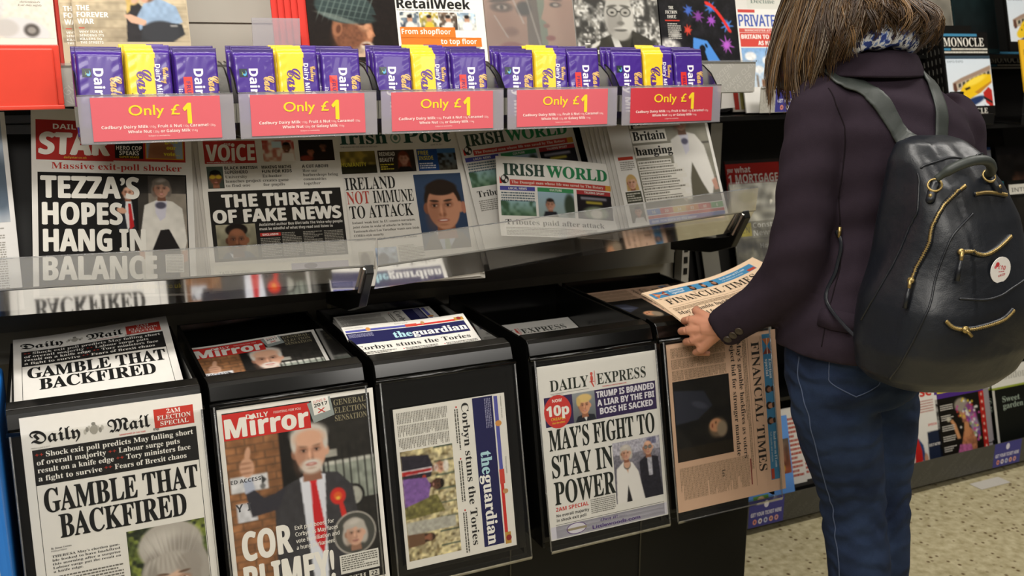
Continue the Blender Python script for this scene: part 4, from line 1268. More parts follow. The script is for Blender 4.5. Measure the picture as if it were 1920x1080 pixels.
def tray(i):
    t = thing('promotion_tray', '%s of the clear chocolate trays, with its red Only £1 card' % ORD[i] if i else 'leftmost clear chocolate tray, with its red Only £1 card at far left',
              'tray', (TX[i] + .129, TY, TZ), 'clear trays of chocolate bars')
    w = .129
    b = MB()
    b.box(-w, w, -.004, -.0015, -.002, .081)
    b.build('tray_front', 'tray', t)
    b = MB(); b.box(-w, w, -.0015, .13, 0, .002); b.build('tray_base', 'film', t)
    for sx in (-1, 1):
        b = MB()
        pr = [(-.0015, 0), (.13, 0), (.13, .135), (.10, .132), (.065, .122), (.035, .105), (.012, .08), (-.0015, .08)]
        xa = -w if sx < 0 else w - .002
        b.prism(pr, xa, xa + .002)
        b.build('tray_side', 'film', t)
        b = MB(); b.tube([(xa + .001, y, z) for y, z in pr[2:]], .0016, 6); b.build('tray_rim', 'black', t, True)
    b = MB(); b.tube([(-w, -.004, .081), (w, -.004, .081)], .0011, 6); b.tube([(-w, -.004, -.001), (w, -.004, -.001)], .0013, 6)
    b.build('front_edge', 'clear', t, True)
    for sx in (-1, 1):
        b = MB(); b.box(sx * (w + .002) - .003, sx * (w + .002) + .003, .0, .012, .028, .062); b.build('hinge_clip', 'steel', t)
    c = Page(214, 74, '#d2606a' if i != 4 else '#c43b46', .0006, 'card')  # haze of the clear acrylic is mixed into the red, except the last card
    c.part('price_lettering')
    c.text('Only', 60, 31, 17, 'n', '#f2d22e', 58, fat=.35).text('£', 130, 31, 17, 'n', '#f2d22e', 14, fat=.35).text('1', 150, 47, 35, 'B', '#f2d22e', 13, fat=.9)
    c.part('small_print')
    c.text('Cadbury Dairy Milk', 14, 53, 5, 'B', '#f0dcd8', 76).text('110g,', 92, 53, 3.6, 'N', '#f0dcd8', 11).text('Fruit & Nut', 106, 53, 5, 'B', '#f0dcd8', 40).text('110g,', 148, 53, 3.6, 'N', '#f0dcd8', 10).text('Caramel', 160, 53, 5, 'B', '#f0dcd8', 31).text('120g,', 193, 53, 3.6, 'N', '#f0dcd8', 11)
    c.text('Whole Nut', 56, 61.5, 5, 'B', '#f0dcd8', 39).text('120g', 97, 61.5, 3.6, 'N', '#f0dcd8', 10).text('or Galaxy Milk', 110, 61.5, 5, 'B', '#f0dcd8', 50).text('114g', 162, 61.5, 3.6, 'N', '#f0dcd8', 10)
    c.text('Subject to availability', 107, 68, 2.2, 'N', '#f0dcd8', 36, 'c')
    under(c, t, frame((-.002, -.0052, .003)), 'price_card')
    return t


for i in range(5):
    tray(i)

BW, BH, BT = 76, 156, 11


def bar_h(x, y):
    """wrapper front height (m) at page mm"""
    u = np.abs(x / (BW / 2) - 1); fin = np.clip(np.minimum(y, BH - y) / 9.0 - .75, 0, 1)
    e = np.clip((1 - u) / .16, 0, 1); e = np.sqrt(np.clip(1 - (1 - e) ** 2, 0, 1))
    f = fin * fin * (3 - 2 * fin)
    wr = .35 * np.sin(x * .42 + y * .11) * np.exp(-np.minimum(y, BH - y) / 14.0) + .18 * np.sin(y * .33 + x * .2) * (u > .5)
    return (e * f * BT / 2 + wr * (f > .05) + .5 + .35 * np.sin(y * 2.2) * (f < .02)) / 1000


def bar_bend(v):
    x = v[:, 0] * 1000 + BW / 2; y = BH - v[:, 1] * 1000
    v[:, 2] += bar_h(x, y)
    return v


def wrapper(colfn):
    nx, ny = 40, 78
    X, Y = np.meshgrid(BW * np.arange(nx + 1) / nx, BH * np.arange(ny + 1) / ny)
    x, y = X.ravel(), Y.ravel()
    h = bar_h(x, y)
    F = np.stack([(x - BW / 2) / 1000, (BH - y) / 1000, h], -1)
    B = F.copy(); B[:, 2] = -h
    W = nx + 1; n = len(F)
    q = [(j * W + i, (j + 1) * W + i, (j + 1) * W + i + 1, j * W + i + 1) for j in range(ny) for i in range(nx)]
    q += [tuple(n + a for a in reversed(f)) for f in q]
    ring = list(range(W)) + [j * W + nx for j in range(1, ny + 1)] + [ny * W + i for i in range(nx - 1, -1, -1)] + [j * W for j in range(ny - 1, 0, -1)]
    q += [(ring[i], ring[(i + 1) % len(ring)], ring[(i + 1) % len(ring)] + n, ring[i] + n) for i in range(len(ring))]
    C = np.array([lin(colfn(a, c)) for a, c in zip(x, y)])
    b = MB(); b.add(np.concatenate([F, B]), q, np.concatenate([C, C]))
    return b


def make_bar(kind, label, mat):
    def colr(x, y):
        if kind == 'caramel':
            return YEL if x < 46 + 3.5 * math.sin(y * .055 + .6) + (y > 60) * 2 and (y > 4) else (PUR if x >= 46 else YEL)
        return PUR2 if (y < 8 or y > BH - 8) else PUR
    root = thing('chocolate_bar', label, 'chocolate bar', mat, 'chocolate bars on promotion')
    wrapper(colr).build('wrapper', 'foil', root, True)
    p = Page(BW, BH, PUR, .001, 'foil', bend=bar_bend)
    if kind == 'caramel':
        p.part('flavour_name').text('Caramel', 17, 44, 24, 'C', '#5a2f86', 104, fat=.55, rot=90)
        p.poly([(15, 60), (19, 78), (27, 92), (38, 100), (36, 104), (24, 97), (15, 82)], '#5a2f86', 3)
        p.part('brand_lettering').text('Dairy Milk', 49, 34, 8.5, 'B', '#e9e4ee', 62, fat=.1, rot=90).part('brand_script').text('Cadbury', 61, 40, 9.5, 'C', GOLD, 28, fat=.3, rot=90)
        p.poly([(58, 92), (64, 86), (70, 92), (68, 99), (60, 99)], '#e9e4ee', 3).lines(6, 84, 2, 30, 4, '#7a5a20', 3, 2)
    else:
        p.part('brand_lettering').text('Dairy Milk', 27 if kind == 'plain' else 33, 38, 16, 'B', '#ece8f0', 116, fat=.35, rot=90)
        p.part('brand_script').text('Cadbury', 53 if kind == 'plain' else 57, 52, 19, 'C', GOLD, 62, fat=.55, rot=90)
        if kind == 'plain':
            p.part('certification_badge').rect(9, 38, 15, 15, '#26323a', 3).ell(13.5, 44, 3.6, 5, '#8fb54a', 4, 14).ell(19, 46, 3.6, 5.4, '#4a9cc8', 4, 14).ell(16.4, 42, 1.8, 1.8, '#dfe4e0', 5, 10)
        else:
            p.part('flavour_flash').rect(14, 52, 15, 98, '#d8362f', 3).text('FRUIT & NUT', 18, 60, 7, 'B', '#6d1f5a', 74, fat=.15, rot=88)
            p.part('small_print').lines(4, 74, 7, 60, 3, '#cfc8dc', 3, 4, .5, 3)
    for nm, mb in p.parts:
        mb.v = [p.bend(v.copy()) for v in mb.v]
        mb.build(nm, 'foil', root)
    return root


UPB = Vector((0, .17, .985)).normalized()
COLS = [('plain', .040, 'purple bar with small square badge'), ('caramel', .1215, 'yellow and purple caramel bar'),
        ('fruit', .2035, 'purple bar with red flash')]
PLACE = [', front of its row, in the %s tray', ', second of its row, in the %s tray', ', rearmost of its row, in the %s tray']
proto = {}
_r = random.Random(11)
for i in range(5):
    for kind, cx, lab in COLS:
        for k in range(3):
            dx = -.0045 * k * _r.uniform(.2, 1.4) + _r.uniform(-.0012, .0012) - (.004 * k if kind == 'caramel' and i == 3 else 0)
            dz = .004 * _r.uniform(0, 1) + .002 * k + (.003 if kind == 'caramel' else 0)
            a = _r.uniform(-.018, .012) + (-.012 if kind == 'plain' else 0)
            r = Vector((math.cos(a), .03 * _r.uniform(-1, 1), math.sin(a)))
            m = frame((TX[i] + cx + dx + .001, TY + .032 + .0145 * k, TZ + .0035 + dz), r, UPB - Vector((1, 0, 0)) * math.sin(a))
            L_ = lab + PLACE[k] % ORD[i]
            if kind not in proto:
                proto[kind] = make_bar(kind, L_, m)
            else:
                copy_tree(proto[kind], m, L_, 'chocolate bars on promotion')

# ================================================================== magazines on the shelf behind the trays
UPM = Vector((0, .23, .973)).normalized()
def mag(page, x0, z0, y0, label, group=None, up=UPM, rot=0.0, back=0.0, name='magazine', body='pages'):
    n = Vector((1, 0, 0)).cross(up)
    r = Vector((math.cos(rot), 0, 0)) + up * math.sin(rot)
    u = up * math.cos(rot) - Vector((1, 0, 0)) * math.sin(rot)
    return page.build(name, label, 'magazine', frame(Vector((x0 + page.w / 2000, y0, z0)) - n * back, r, u), group, body=body, sheets=2)


def cover(w, h, col, t=.005):
    return Page(w, h, col, t, 'gloss')


# robot on cream
p = cover(205, 275, '#d8d2c6'); p.part('cover_photograph')
def f(q):
    q.g('#ddd8cd', '#d3ccbe'); q.e(96, 70, 26, 34, '#c9c7c4', .2).e(100, 62, 5, 6, '#6d6a66', .3).e(100, 62, 2.5, 3, '#c9c7c4', .3).e(100, 96, 9, 14, '#5d5852', .4).n(.05, 5, 3)
    q.e(150, 118, 44, 24, '#cbc9c8', .15, 14).e(120, 112, 22, 16, '#b9b5b0', .3).e(163, 116, 13, 12, '#4f4a46', .4).e(163, 116, 7, 6, '#8d8882', .3)
p.pic(2, 40, 201, 130, f, 110, '#d8d2c6')
p.part('cover_text').text('The men with the final', 128, 100, 3.4, 'I', '#8a8378', 60).text('downloads', 150, 106, 3.4, 'I', '#8a8378', 34).text('Exit this safely', 146, 112, 3.4, 'I', '#8a8378', 40)
mag(p, -.062, 1.372, .275, 'cream magazine with a grey robot on its cover above the red holder')

def forever():
    p = cover(205, 275, '#b5a68c'); p.part('cover_photograph')
    def f(q):
        q.g('#b9aa8e', '#a2947c').n(.12, 9, 4, sx=4)
        for k in range(9): q.r(0, 6 + k * 13 + k * k * .5, 205, .9, '#85765f', .7)
        q.p([(88, 92), (92, 30), (106, 12), (120, 24), (124, 92)], '#2c2a2c').e(104, 8, 13, 15, '#c9ab6a', .2).e(107, 10, 8, 10, '#d0a58c', .3).p([(94, 0), (104, 4), (98, 34), (92, 40)], '#c2a563')
        q.p([(112, 70), (110, 44), (124, 20), (150, 8), (182, 24), (192, 54), (176, 62), (140, 60)], '#8ea4bd').n(.08, 7, 6).e(132, 4, 13, 13, '#7a5a44', .3).e(126, 10, 7, 8, '#c99a82', .4)
        q.p([(86, 42), (98, 40), (126, 52), (124, 62), (98, 56)], '#d0a58c').p([(112, 92), (118, 62), (150, 54), (190, 58), (194, 78), (170, 92)], '#2f3033').e(150, 74, 34, 22, '#35363a', .2)
        q.r(168, 60, 14, 3, '#c9c5be', .6)
    p.pic(2, 84, 201, 92, f, 120, '#b5a68c')
    p.part('masthead').rect(2, 60, 95, 30, '#c43a30', 3).rect(150, 60, 53, 31, '#c43a30', 3).text('00-00-2017', 8, 95, 2.6, 'B', W_)
    p.part('cover_text')
    for k, (s_, w) in enumerate((('THE', 22), ('FOREVER', 54), ('WAR', 28))): p.text(s_, 7, 118 + k * 12.5, 9.5, 'B', '#e6e2da', w, fat=.3)
    p.rect(8, 150, 10, 1.6, '#c43a30', 3)
    for k, (s_, w) in enumerate((('WHY ISIS IS', 40), ('SENDING ITS', 42), ('KILLERS TO', 38), ('THE STREETS', 40))): p.text(s_, 8, 160 + k * 6.6, 4.4, 'B', '#e6e2da', w)
    return p
mag(forever(), .174, 1.372, .275, 'THE FOREVER WAR magazine showing two people crouching, left of the grey gap')
mag(forever(), .152, 1.372, .275, 'copy behind the FOREVER WAR magazine, only its left strip showing', back=.0075)
for k in range(3):
    mag(cover(203, 275, '#c23a2f'), .146 - .004 * k, 1.372, .275, 'red-spined copy behind the FOREVER WAR magazine', 'red-spined copies behind the FOREVER WAR magazine', back=.015 + .0065 * k)

for k in range(5):
    mag(cover(205, 275, '#cf3a31'), .598 - .012 * k, 1.372, .282, 'red-edged copy fanned left behind the flat-cap magazine', 'red-edged copies behind the flat-cap magazine', back=.007 * (k + 1))
p = cover(190, 275, '#15110f'); p.part('cover_photograph')
def f(q):
    q.g('#171210', '#1d1511')
    q.e(92, 96, 44, 50, '#8a5a40', .12).p([(92, 60), (118, 62), (132, 86), (140, 106), (126, 112), (130, 130), (120, 150), (80, 165), (70, 120)], '#9a6648')
    q.e(84, 110, 34, 44, '#5d3a2a', .6, 10, .7).e(118, 84, 12, 12, '#c99a78', .7, 0, .6).e(112, 80, 9, 4, '#2f1d16', .5).e(112, 74, 12, 2.4, '#c9bda8', .5, -8).e(128, 102, 7, 10, '#c08a68', .6, -14, .8)
    q.e(120, 128, 14, 10, '#c4b6a4', .5).e(118, 124, 10, 2.2, '#5a2f26', .4).e(108, 146, 22, 16, '#b5a592', .7, 0, .7).n(.14, 5, 8)
    q.e(60, 92, 10, 16, '#8f5f45', .2, 16).e(62, 92, 5, 9, '#5a3626', .5, 16)
    q.e(78, 46, 62, 34, '#33403f', .1, 6).e(92, 64, 52, 14, '#2a3534', .2, 10).p([(96, 46), (140, 44), (146, 62), (120, 60)], '#2c3736')
    for k in range(9): q.e(30 + k * 13, 44, 1.3, 32, '#66756f', .6, 24, .7)
    for k in range(4): q.e(78, 26 + k * 13, 60, 1.1, '#5f6d68', .6, 8, .6)
    q.e(64, 70, 44, 5, '#8d968c', .6, 16, .5)
p.pic(0, 56, 190, 150, f, 130, '#15110f')
mag(p, .614, 1.372, .282, 'dark magazine painted with an old man in a flat cap behind the second tray')
p = cover(208, 285, '#e2dfd8'); p.part('masthead').text('RetailWeek', 8, 108, 20, 'B', '#1d1d1c', 168, fat=.5).lines(8, 111, 150, 2, 3, '#8a8780', 3)
for k, (c1, c2) in enumerate((('#6a7a86', '#3f4650'), ('#b9a23a', '#5a5a4a'), ('#6d5a4a', '#3a3430'), ('#8fa8bd', '#c9c6bd'))):
    p.part('cover_photograph')
    p.pic(12 + k * 44, 116, 43, 38, lambda q: (q.g(c1, c2), q.n(.35, 9, k + 3), q.n(.2, 5, k + 9, '#d9d6cc'), q.e(22, 16, 6, 7, '#b58a70', .3), q.e(22, 32, 11, 12, ('#d6d3cc', '#c9b03a', '#d9d6d2', '#dfe2e6')[k], .3), q.e(22, 9, 6, 4, '#2a2522', .4)), 30)
p.part('banner').rect(10, 148, 126, 24, '#d8742a', 4).rect(10, 170, 186, 20, '#d8742a', 4).text('From shopfloor', 13, 163, 11, 'B', '#f0e6d8', 112, l=5).text('to top floor', 100, 184, 11, 'B', '#f0e6d8', 84, l=5)
p.part('cover_photograph').pic(12, 188, 180, 80, lambda q: (q.g('#8d8a80', '#5a564e'), q.n(.3, 12, 3)), 40, l=3)
mag(p, .800, 1.368, .282, 'white trade magazine with orange From shopfloor to top floor banner')
p = cover(222, 285, '#c39a86'); p.part('cover_photograph')
def f(q):
    q.g('#c8a08c', '#b98a74').p([(104, 0), (150, 0), (150, 170), (98, 170)], '#6f5f52').p([(130, 0), (152, 0), (152, 170), (136, 170)], '#8d9a84')
    q.e(42, 42, 26, 11, '#4a3328', .6).e(42, 42, 13, 5, '#cfc4ba', .4).e(42, 42, 5, 5, '#241a16', .3).e(42, 26, 30, 4, '#4a3428', .5, -6).e(96, 44, 18, 16, '#2a201c', .5).e(60, 96, 18, 10, '#8f5f4c', .7).e(40, 80, 30, 40, '#a5735c', .9, 0, .4).e(58, 128, 26, 9, '#a04a44', .5)
    q.p([(152, 0), (148, 40), (138, 66), (150, 74), (152, 96), (150, 130), (222, 150), (222, 0)], '#d2a892').e(178, 34, 15, 6, '#3a2a24', .5).e(178, 34, 7, 3.2, '#d6cdc4', .4).e(178, 22, 18, 3, '#4a352a', .5, 8).e(150, 82, 8, 5, '#a06a58', .6).e(158, 110, 12, 6, '#a84e48', .5).e(206, 40, 26, 80, '#b98a76', .8, 0, .5)
    for a, b_, c in ((62, 6, 72), (100, 10, 120), (20, 60, 50)): q.p([(a, b_), (a + 4, b_), (a + 34, b_ + c), (a + 29, b_ + c)], '#e6e0da', .6)  # pale streaks painted into the print as glints of the plastic wrap
p.pic(0, 60, 222, 160, f, 120, '#c39a86')
p.part('plastic_wrap')
r_ = mag(p, 1.012, 1.368, .285, 'film-wrapped magazine with two close-up faces on its cover, left of the black and white one')
b = MB(); b.box(-.113, .113, 0, .287, .0012, .0016); b.build('film', 'film', r_)
p = cover(228, 285, '#8d8b86'); p.part('cover_photograph')
def f(q):
    q.g('#77756f', '#5d5b56').n(.5, 9, 4).n(.3, 5, 7, '#c9c7c0').n(.2, 14, 9, '#3a3936')
    q.p([(20, 170), (34, 130), (60, 106), (96, 92), (150, 84), (196, 104), (222, 130), (228, 170)], '#37352f').n(.06, 6, 3).p([(92, 100), (104, 92), (126, 140), (130, 170), (112, 170)], '#c9c7c0').p([(150, 96), (140, 130), (132, 170), (150, 170)], '#22211e')
    q.p([(20, 150), (40, 118), (62, 108), (58, 118), (40, 130), (28, 160)], '#c9c6bd')
    q.e(118, 52, 40, 56, '#b5b2aa', .1).e(100, 66, 20, 40, '#6d6a64', .8, 0, .55).e(118, 2, 42, 26, '#a8a59d', .3).e(120, 96, 24, 12, '#a09d95', .6)
    for k in (-1, 1):
        q.e(118 + k * 18, 42, 15, 11, '#2a2926', .12).e(118 + k * 18, 42, 12.5, 8.8, '#9d9a92', .2).e(118 + k * 18, 43, 5, 2.6, '#2f2d2a', .4).e(118 + k * 18, 28, 14, 3, '#5a5852', .5, k * 8)
    q.r(112, 39, 12, 3, '#2a2926').e(120, 60, 6, 14, '#8a8780', .8).e(121, 68, 10, 5, '#6d6a64', .6).e(120, 84, 17, 3.4, '#55534e', .4).e(120, 80, 18, 3, '#c9c6bd', .6, 0, .5)
p.pic(0, 66, 228, 160, f, 130, '#8d8b86')
p.part('cover_text').text('THE ISSUE', 20, 206, 9, 'B', '#e0ddd4', 70).rect(20, 181, 14, 3, '#d8d5cc', 4)
mag(p, 1.238, 1.368, .285, 'black and white portrait magazine of an elderly man in glasses')
for k in range(2):
    mag(cover(226, 285, '#cfccc4'), 1.252 + .012 * k, 1.368, .285, 'copy edge showing right behind the black and white portrait magazine', 'copies behind the black and white portrait magazine', back=.007 * (k + 1))
p = cover(228, 285, '#131214'); p.part('cover_artwork')
def f(q):
    q.g('#131214', '#17161a').n(.5, 20, 3)
    q.e(22, 110, 28, 14, '#b5b2ac', .7, 10).e(40, 84, 14, 10, '#8d8a86', .7).n(.3, 5, 6)
    for (x, y, c, R, s_) in ((112, 40, '#7a3a8d', 18, 1), (150, 50, '#9a4ab5', 16, 2), (190, 110, '#b05ac0', 24, 3), (196, 62, '#4a7fd0', 20, 4), (78, 74, '#c8402f', 14, 5), (84, 26, '#3f5fb0', 16, 6), (150, 18, '#3a6fc0', 18, 7)):
        for k in range(16):
            a = k * .393 + s_; L_ = R * (.7 + .3 * math.sin(k * 2.7 + s_))
            q.e(x + math.cos(a) * L_ * .5, y + math.sin(a) * L_ * .5, L_ * .55, 1.5, c, .5, math.degrees(a))
    for k in range(14):
        t = k / 13; q.e(140 + 62 * t, 8 + 66 * t ** 1.6, 7, 4, '#cf2f2a', .3, 40)
    q.p([(92, 92), (132, 100), (166, 150), (84, 150)], '#4a86d0').e(116, 120, 9, 10, '#131214', .1).p([(108, 126), (122, 124), (130, 150), (96, 150)], '#131214').e(128, 112, 6, 3, '#131214', .2, 60)
p.pic(0, 74, 228, 150, f, 140, '#131214')
p.part('cover_text')
for k, (s_, w) in enumerate((('THE', 14), ('FICTION', 34), ('ISSUE', 25))): p.text(s_, 34, 98 + k * 11, 7.5, 'S', '#d9d5cc', w, 'c')
p.rect(14, 124, 42, 3, '#b5372a', 4).lines(20, 132, 38, 40, 5, '#a8a59d', 4, 3)
mag(p, 1.470, 1.368, .285, 'black magazine with THE FICTION ISSUE and bright coral artwork')
for k in range(2):
    mag(cover(226, 285, '#17161a' if k else '#9d9a94'), 1.462 - .008 * k, 1.368, .285, 'copy edge showing left behind THE FICTION ISSUE magazine', 'copies behind THE FICTION ISSUE magazine', back=.007 * (k + 1))

# red literature holder and the small clear divider
rh = thing('red_holder', 'glossy red plastic holder clipped to the shelf front at the upper left', 'holder', (.02, .225, 1.352))
b = MB(); b.box(-.20, .113, -.012, -.004, .002, .104); bevel(b.build('front', 'red', rh), .003)
b = MB(); b.box(-.20, .123, -.004, .0, .006, .110); bevel(b.build('back', 'red', rh), .002)
b = MB(); b.box(-.20, .123, -.014, .0, -.002, .006); bevel(b.build('base', 'red', rh), .002)
cd = thing('clear_divider', 'small frosted divider standing in the grey gap between magazines', 'divider', (.545, .285, 1.365))
b = MB(); b.box(-.050, .045, 0, .003, 0, .150); b.build('plate', 'tray', cd)
b = MB(); b.box(-.050, .045, -.03, .003, -.001, .002); b.build('foot', 'tray', cd)

# ================================================================== the woman reading at the rack
PX, PY = 1.598, -.296
def zz(z): return z + .03 * min(1, max(0, (z - 1.1) / .22))
def W(x, y, z): return Vector((PX + x, PY + y, zz(z)))


def ell_ring(cx, cy, z, a, b, n=28, tilt=0.0, power=2.4):
    out = []
    for k in range(n):
        t = 2 * math.pi * k / n
        c, s_ = math.cos(t), math.sin(t)
        x = a * math.copysign(abs(c) ** (2 / power), c); y = b * math.copysign(abs(s_) ** (2 / power), s_)
        out.append((PX + cx + x, PY + cy + y, zz(z) - tilt * x))
    return out


def spline(pts, rs, n=6):
    """Catmull-Rom through points with radii"""
    P = [Vector(p) for p in pts]; o, r = [], []
    for i in range(len(P) - 1):
        p0, p1, p2, p3 = P[max(i - 1, 0)], P[i], P[i + 1], P[min(i + 2, len(P) - 1)]
        for k in range(n):
            t = k / n
            o.append(0.5 * ((2 * p1) + (p2 - p0) * t + (2 * p0 - 5 * p1 + 4 * p2 - p3) * t * t + (3 * p1 - p0 - 3 * p2 + p3) * t ** 3))
            r.append(rs[i] * (1 - t) + rs[i + 1] * t)
    o.append(P[-1]); r.append(rs[-1])
    return o, r


M['skin'] = solid('skin', '#b98268', .5, noise=.06, scale=30, spec=.3)
M['skin'].node_tree.nodes['Principled BSDF'].inputs['Subsurface Weight'].default_value = .08
M['wool'] = solid('dark_wool', '#2b232b', .95, spec=.1, noise=.12, scale=60, bump=.25, bscale=700)
M['lining'] = solid('wool_seam', '#1b1519', .95, spec=.1)


def denim_mat():
    m, N, L, b = new_mat('denim')
    tc = N.new('ShaderNodeTexCoord')
    n1 = N.new('ShaderNodeTexNoise'); n1.inputs['Scale'].default_value = 9; n1.inputs['Detail'].default_value = 5
    n2 = N.new('ShaderNodeTexNoise'); n2.inputs['Scale'].default_value = 500
    wv = N.new('ShaderNodeTexWave'); wv.inputs['Scale'].default_value = 7; wv.inputs['Distortion'].default_value = 9; wv.inputs['Detail'].default_value = 3
    wv.bands_direction = 'Z'
    for q in (n1, n2, wv): L.new(tc.outputs['Object'], q.inputs['Vector'])
    r = N.new('ShaderNodeValToRGB')
    r.color_ramp.elements[0].position = .3; r.color_ramp.elements[0].color = lin('#151d31') + (1,)
    r.color_ramp.elements[1].position = .75; r.color_ramp.elements[1].color = lin('#2a3852') + (1,)
    ad = N.new('ShaderNodeMath'); ad.operation = 'MULTIPLY_ADD'; ad.inputs[1].default_value = .25
    L.new(n2.outputs['Fac'], ad.inputs[0]); L.new(n1.outputs['Fac'], ad.inputs[2])
    sb = N.new('ShaderNodeMath'); sb.operation = 'SUBTRACT'; sb.inputs[1].default_value = .1
    L.new(ad.outputs[0], sb.inputs[0]); L.new(sb.outputs[0], r.inputs[0]); L.new(r.outputs[0], b.inputs['Base Color'])
    bp = N.new('ShaderNodeBump'); bp.inputs['Strength'].default_value = .5; bp.inputs['Distance'].default_value = .006
    L.new(wv.outputs['Fac'], bp.inputs['Height']); L.new(bp.outputs['Normal'], b.inputs['Normal'])
    setp(b, Roughness=.9); b.inputs['Specular IOR Level'].default_value = .15
    return m


def leather_mat():
    m, N, L, b = new_mat('navy_leather')
    tc = N.new('ShaderNodeTexCoord')
    v = N.new('ShaderNodeTexVoronoi'); v.inputs['Scale'].default_value = 420
    n1 = N.new('ShaderNodeTexNoise'); n1.inputs['Scale'].default_value = 14; n1.inputs['Detail'].default_value = 3
    for q in (v, n1): L.new(tc.outputs['Object'], q.inputs['Vector'])
    bp = N.new('ShaderNodeBump'); bp.inputs['Strength'].default_value = .12; bp.inputs['Distance'].default_value = .001
    b2 = N.new('ShaderNodeBump'); b2.inputs['Strength'].default_value = .35; b2.inputs['Distance'].default_value = .012
    L.new(v.outputs['Distance'], bp.inputs['Height']); L.new(n1.outputs['Fac'], b2.inputs['Height']); L.new(b2.outputs['Normal'], bp.inputs['Normal'])
    L.new(bp.outputs['Normal'], b.inputs['Normal'])
    setp(b, Roughness=.40); b.inputs['Base Color'].default_value = lin('#0f131a') + (1,)
    b.inputs['Specular IOR Level'].default_value = .5
    return m


def scarf_mat():
    m, N, L, b = new_mat('patterned_scarf')
    tc = N.new('ShaderNodeTexCoord')
    n1 = N.new('ShaderNodeTexNoise'); n1.inputs['Scale'].default_value = 55; n1.inputs['Detail'].default_value = 2
    n2 = N.new('ShaderNodeTexNoise'); n2.inputs['Scale'].default_value = 120
    for q in (n1, n2): L.new(tc.outputs['Object'], q.inputs['Vector'])
    ad = N.new('ShaderNodeMath'); ad.operation = 'MULTIPLY_ADD'; ad.inputs[1].default_value = .35
    L.new(n2.outputs['Fac'], ad.inputs[0]); L.new(n1.outputs['Fac'], ad.inputs[2])
    r = N.new('ShaderNodeValToRGB'); r.color_ramp.interpolation = 'CONSTANT'
    e = r.color_ramp.elements
    e[0].position = 0; e[0].color = lin('#2c3f86') + (1,)
    e[1].position = .60; e[1].color = lin('#7d93c4') + (1,)
    e2 = e.new(.635); e2.color = lin('#d9dbe0') + (1,)
    e3 = e.new(.78); e3.color = lin('#222a52') + (1,)
    L.new(ad.outputs[0], r.inputs[0]); L.new(r.outputs[0], b.inputs['Base Color']); setp(b, Roughness=.9)
    return m


M['denim'] = denim_mat(); M['leather'] = leather_mat(); M['scarf'] = scarf_mat()
M['stitch'] = solid('denim_stitch', '#46516a', .9)
M['strapmat'] = solid('strap_leather', '#2c312e', .5, noise=.1, scale=60, bump=.1, bscale=300)
M['brass'] = solid('brass_zip', '#a08a58', .38, metal=.85, noise=.2, scale=400)
M['shoe'] = solid('shoe_leather', '#17130f', .5)
M['hair'] = ink_mat('hair_strands', .42, .4, 0, .25)
M['sticker'] = ink_mat('sticker_ink', .4, .4, 0, .01)

person = thing('person', 'brown-haired person in dark jacket and jeans, seen from behind, reading a salmon newspaper', 'person', (PX, PY, 0))
def own(o, root=person):
    """re-parent a mesh built in world space, keeping it where it is"""
    o.parent = root; o.matrix_parent_inverse = Matrix.Translation(-root.location); return o


# ---- body: one skin of torso, limbs and head; hands follow in finer detail
HC = W(-.070, .065, 1.525)
FD = Vector((-.80, .42, -.42)).normalized(); HU = Vector((-.30, .16, 1)); HU = (HU - FD * HU.dot(FD)).normalized(); HR = FD.cross(HU)
def H(r, u, f): return HC + HR * r + HU * u + FD * f
b = MB()
b.loft([ell_ring(-.03, 0, .84, .13, .10), ell_ring(-.03, 0, .93, .14, .105), ell_ring(-.01, 0, 1.08, .115, .09), ell_ring(0, 0, 1.22, .15, .10), ell_ring(0, 0, 1.31, .16, .09), ell_ring(-.03, .01, 1.37, .08, .07)])
for pts, rs in ((((-.04, .005, 1.33), (-.052, .022, 1.42), (-.065, .045, 1.48)), (.06, .055, .056)),
                (((-.160, 0, 1.325), (-.186, 0, 1.18), (-.188, .03, 1.03), (-.210, .085, .960), (-.241, .160, .888)), (.05, .045, .04, .036, .026)),
                (((.175, 0, 1.28), (.22, .02, 1.15), (.225, .06, 1.05), (.17, .17, 1.0), (.075, .265, .955)), (.05, .045, .04, .036, .026)),
                (((-.095, 0, .84), (-.055, 0, .68), (-.005, 0, .52), (.002, -.025, .36), (.02, -.02, .2), (.03, -.01, .07)), (.068, .062, .048, .048, .040, .038)),
                (((.065, .03, .84), (.085, .03, .65), (.10, .03, .5), (.10, .01, .35), (.11, 0, .2), (.11, .01, .07)), (.066, .060, .048, .048, .040, .038))):
    p_, r_ = spline([W(*q) for q in pts], rs); b.tube(p_, r_, 14)
rings = []
for k in range(17):
    t = math.pi * (k + .35) / 17.7; u = math.cos(t); R0 = math.sin(t)
    jaw = 1 - .28 * max(0, -u) ** 1.5
    rings.append([tuple(H(.075 * R0 * jaw * math.cos(a), .112 * u, .092 * R0 * (jaw if math.sin(a) > 0 else 1) * math.sin(a) + .012 * max(0, -u) * R0)) for a in [2 * math.pi * j / 24 for j in range(24)]])
b.loft(rings)
b.tube([H(0, .018, .085), H(0, -.012, .103), H(0, -.028, .106)], [.008, .011, .013], 8)
b.tube([H(-.022, -.058, .084), H(0, -.055, .092), H(.022, -.058, .084)], [.005, .007, .005], 8)
b.tube([H(-.02, -.068, .083), H(0, -.068, .089), H(.02, -.068, .083)], [.005, .007, .005], 8)
b.tube([H(-.012, -.1, .07), H(.012, -.1, .07)], .014, 8)
for s_ in (-1, 1):
    b.tube([H(s_ * .05, .03, .078), H(s_ * .03, .036, .088), H(s_ * .014, .032, .088)], .007, 8)
    b.tube([H(s_ * .076, .025, -.012), H(s_ * .085, .005, -.018), H(s_ * .079, -.024, -.008)], [.010, .012, .008], 8)
body = remesh(b.build('body', 'skin'), .007, 3)


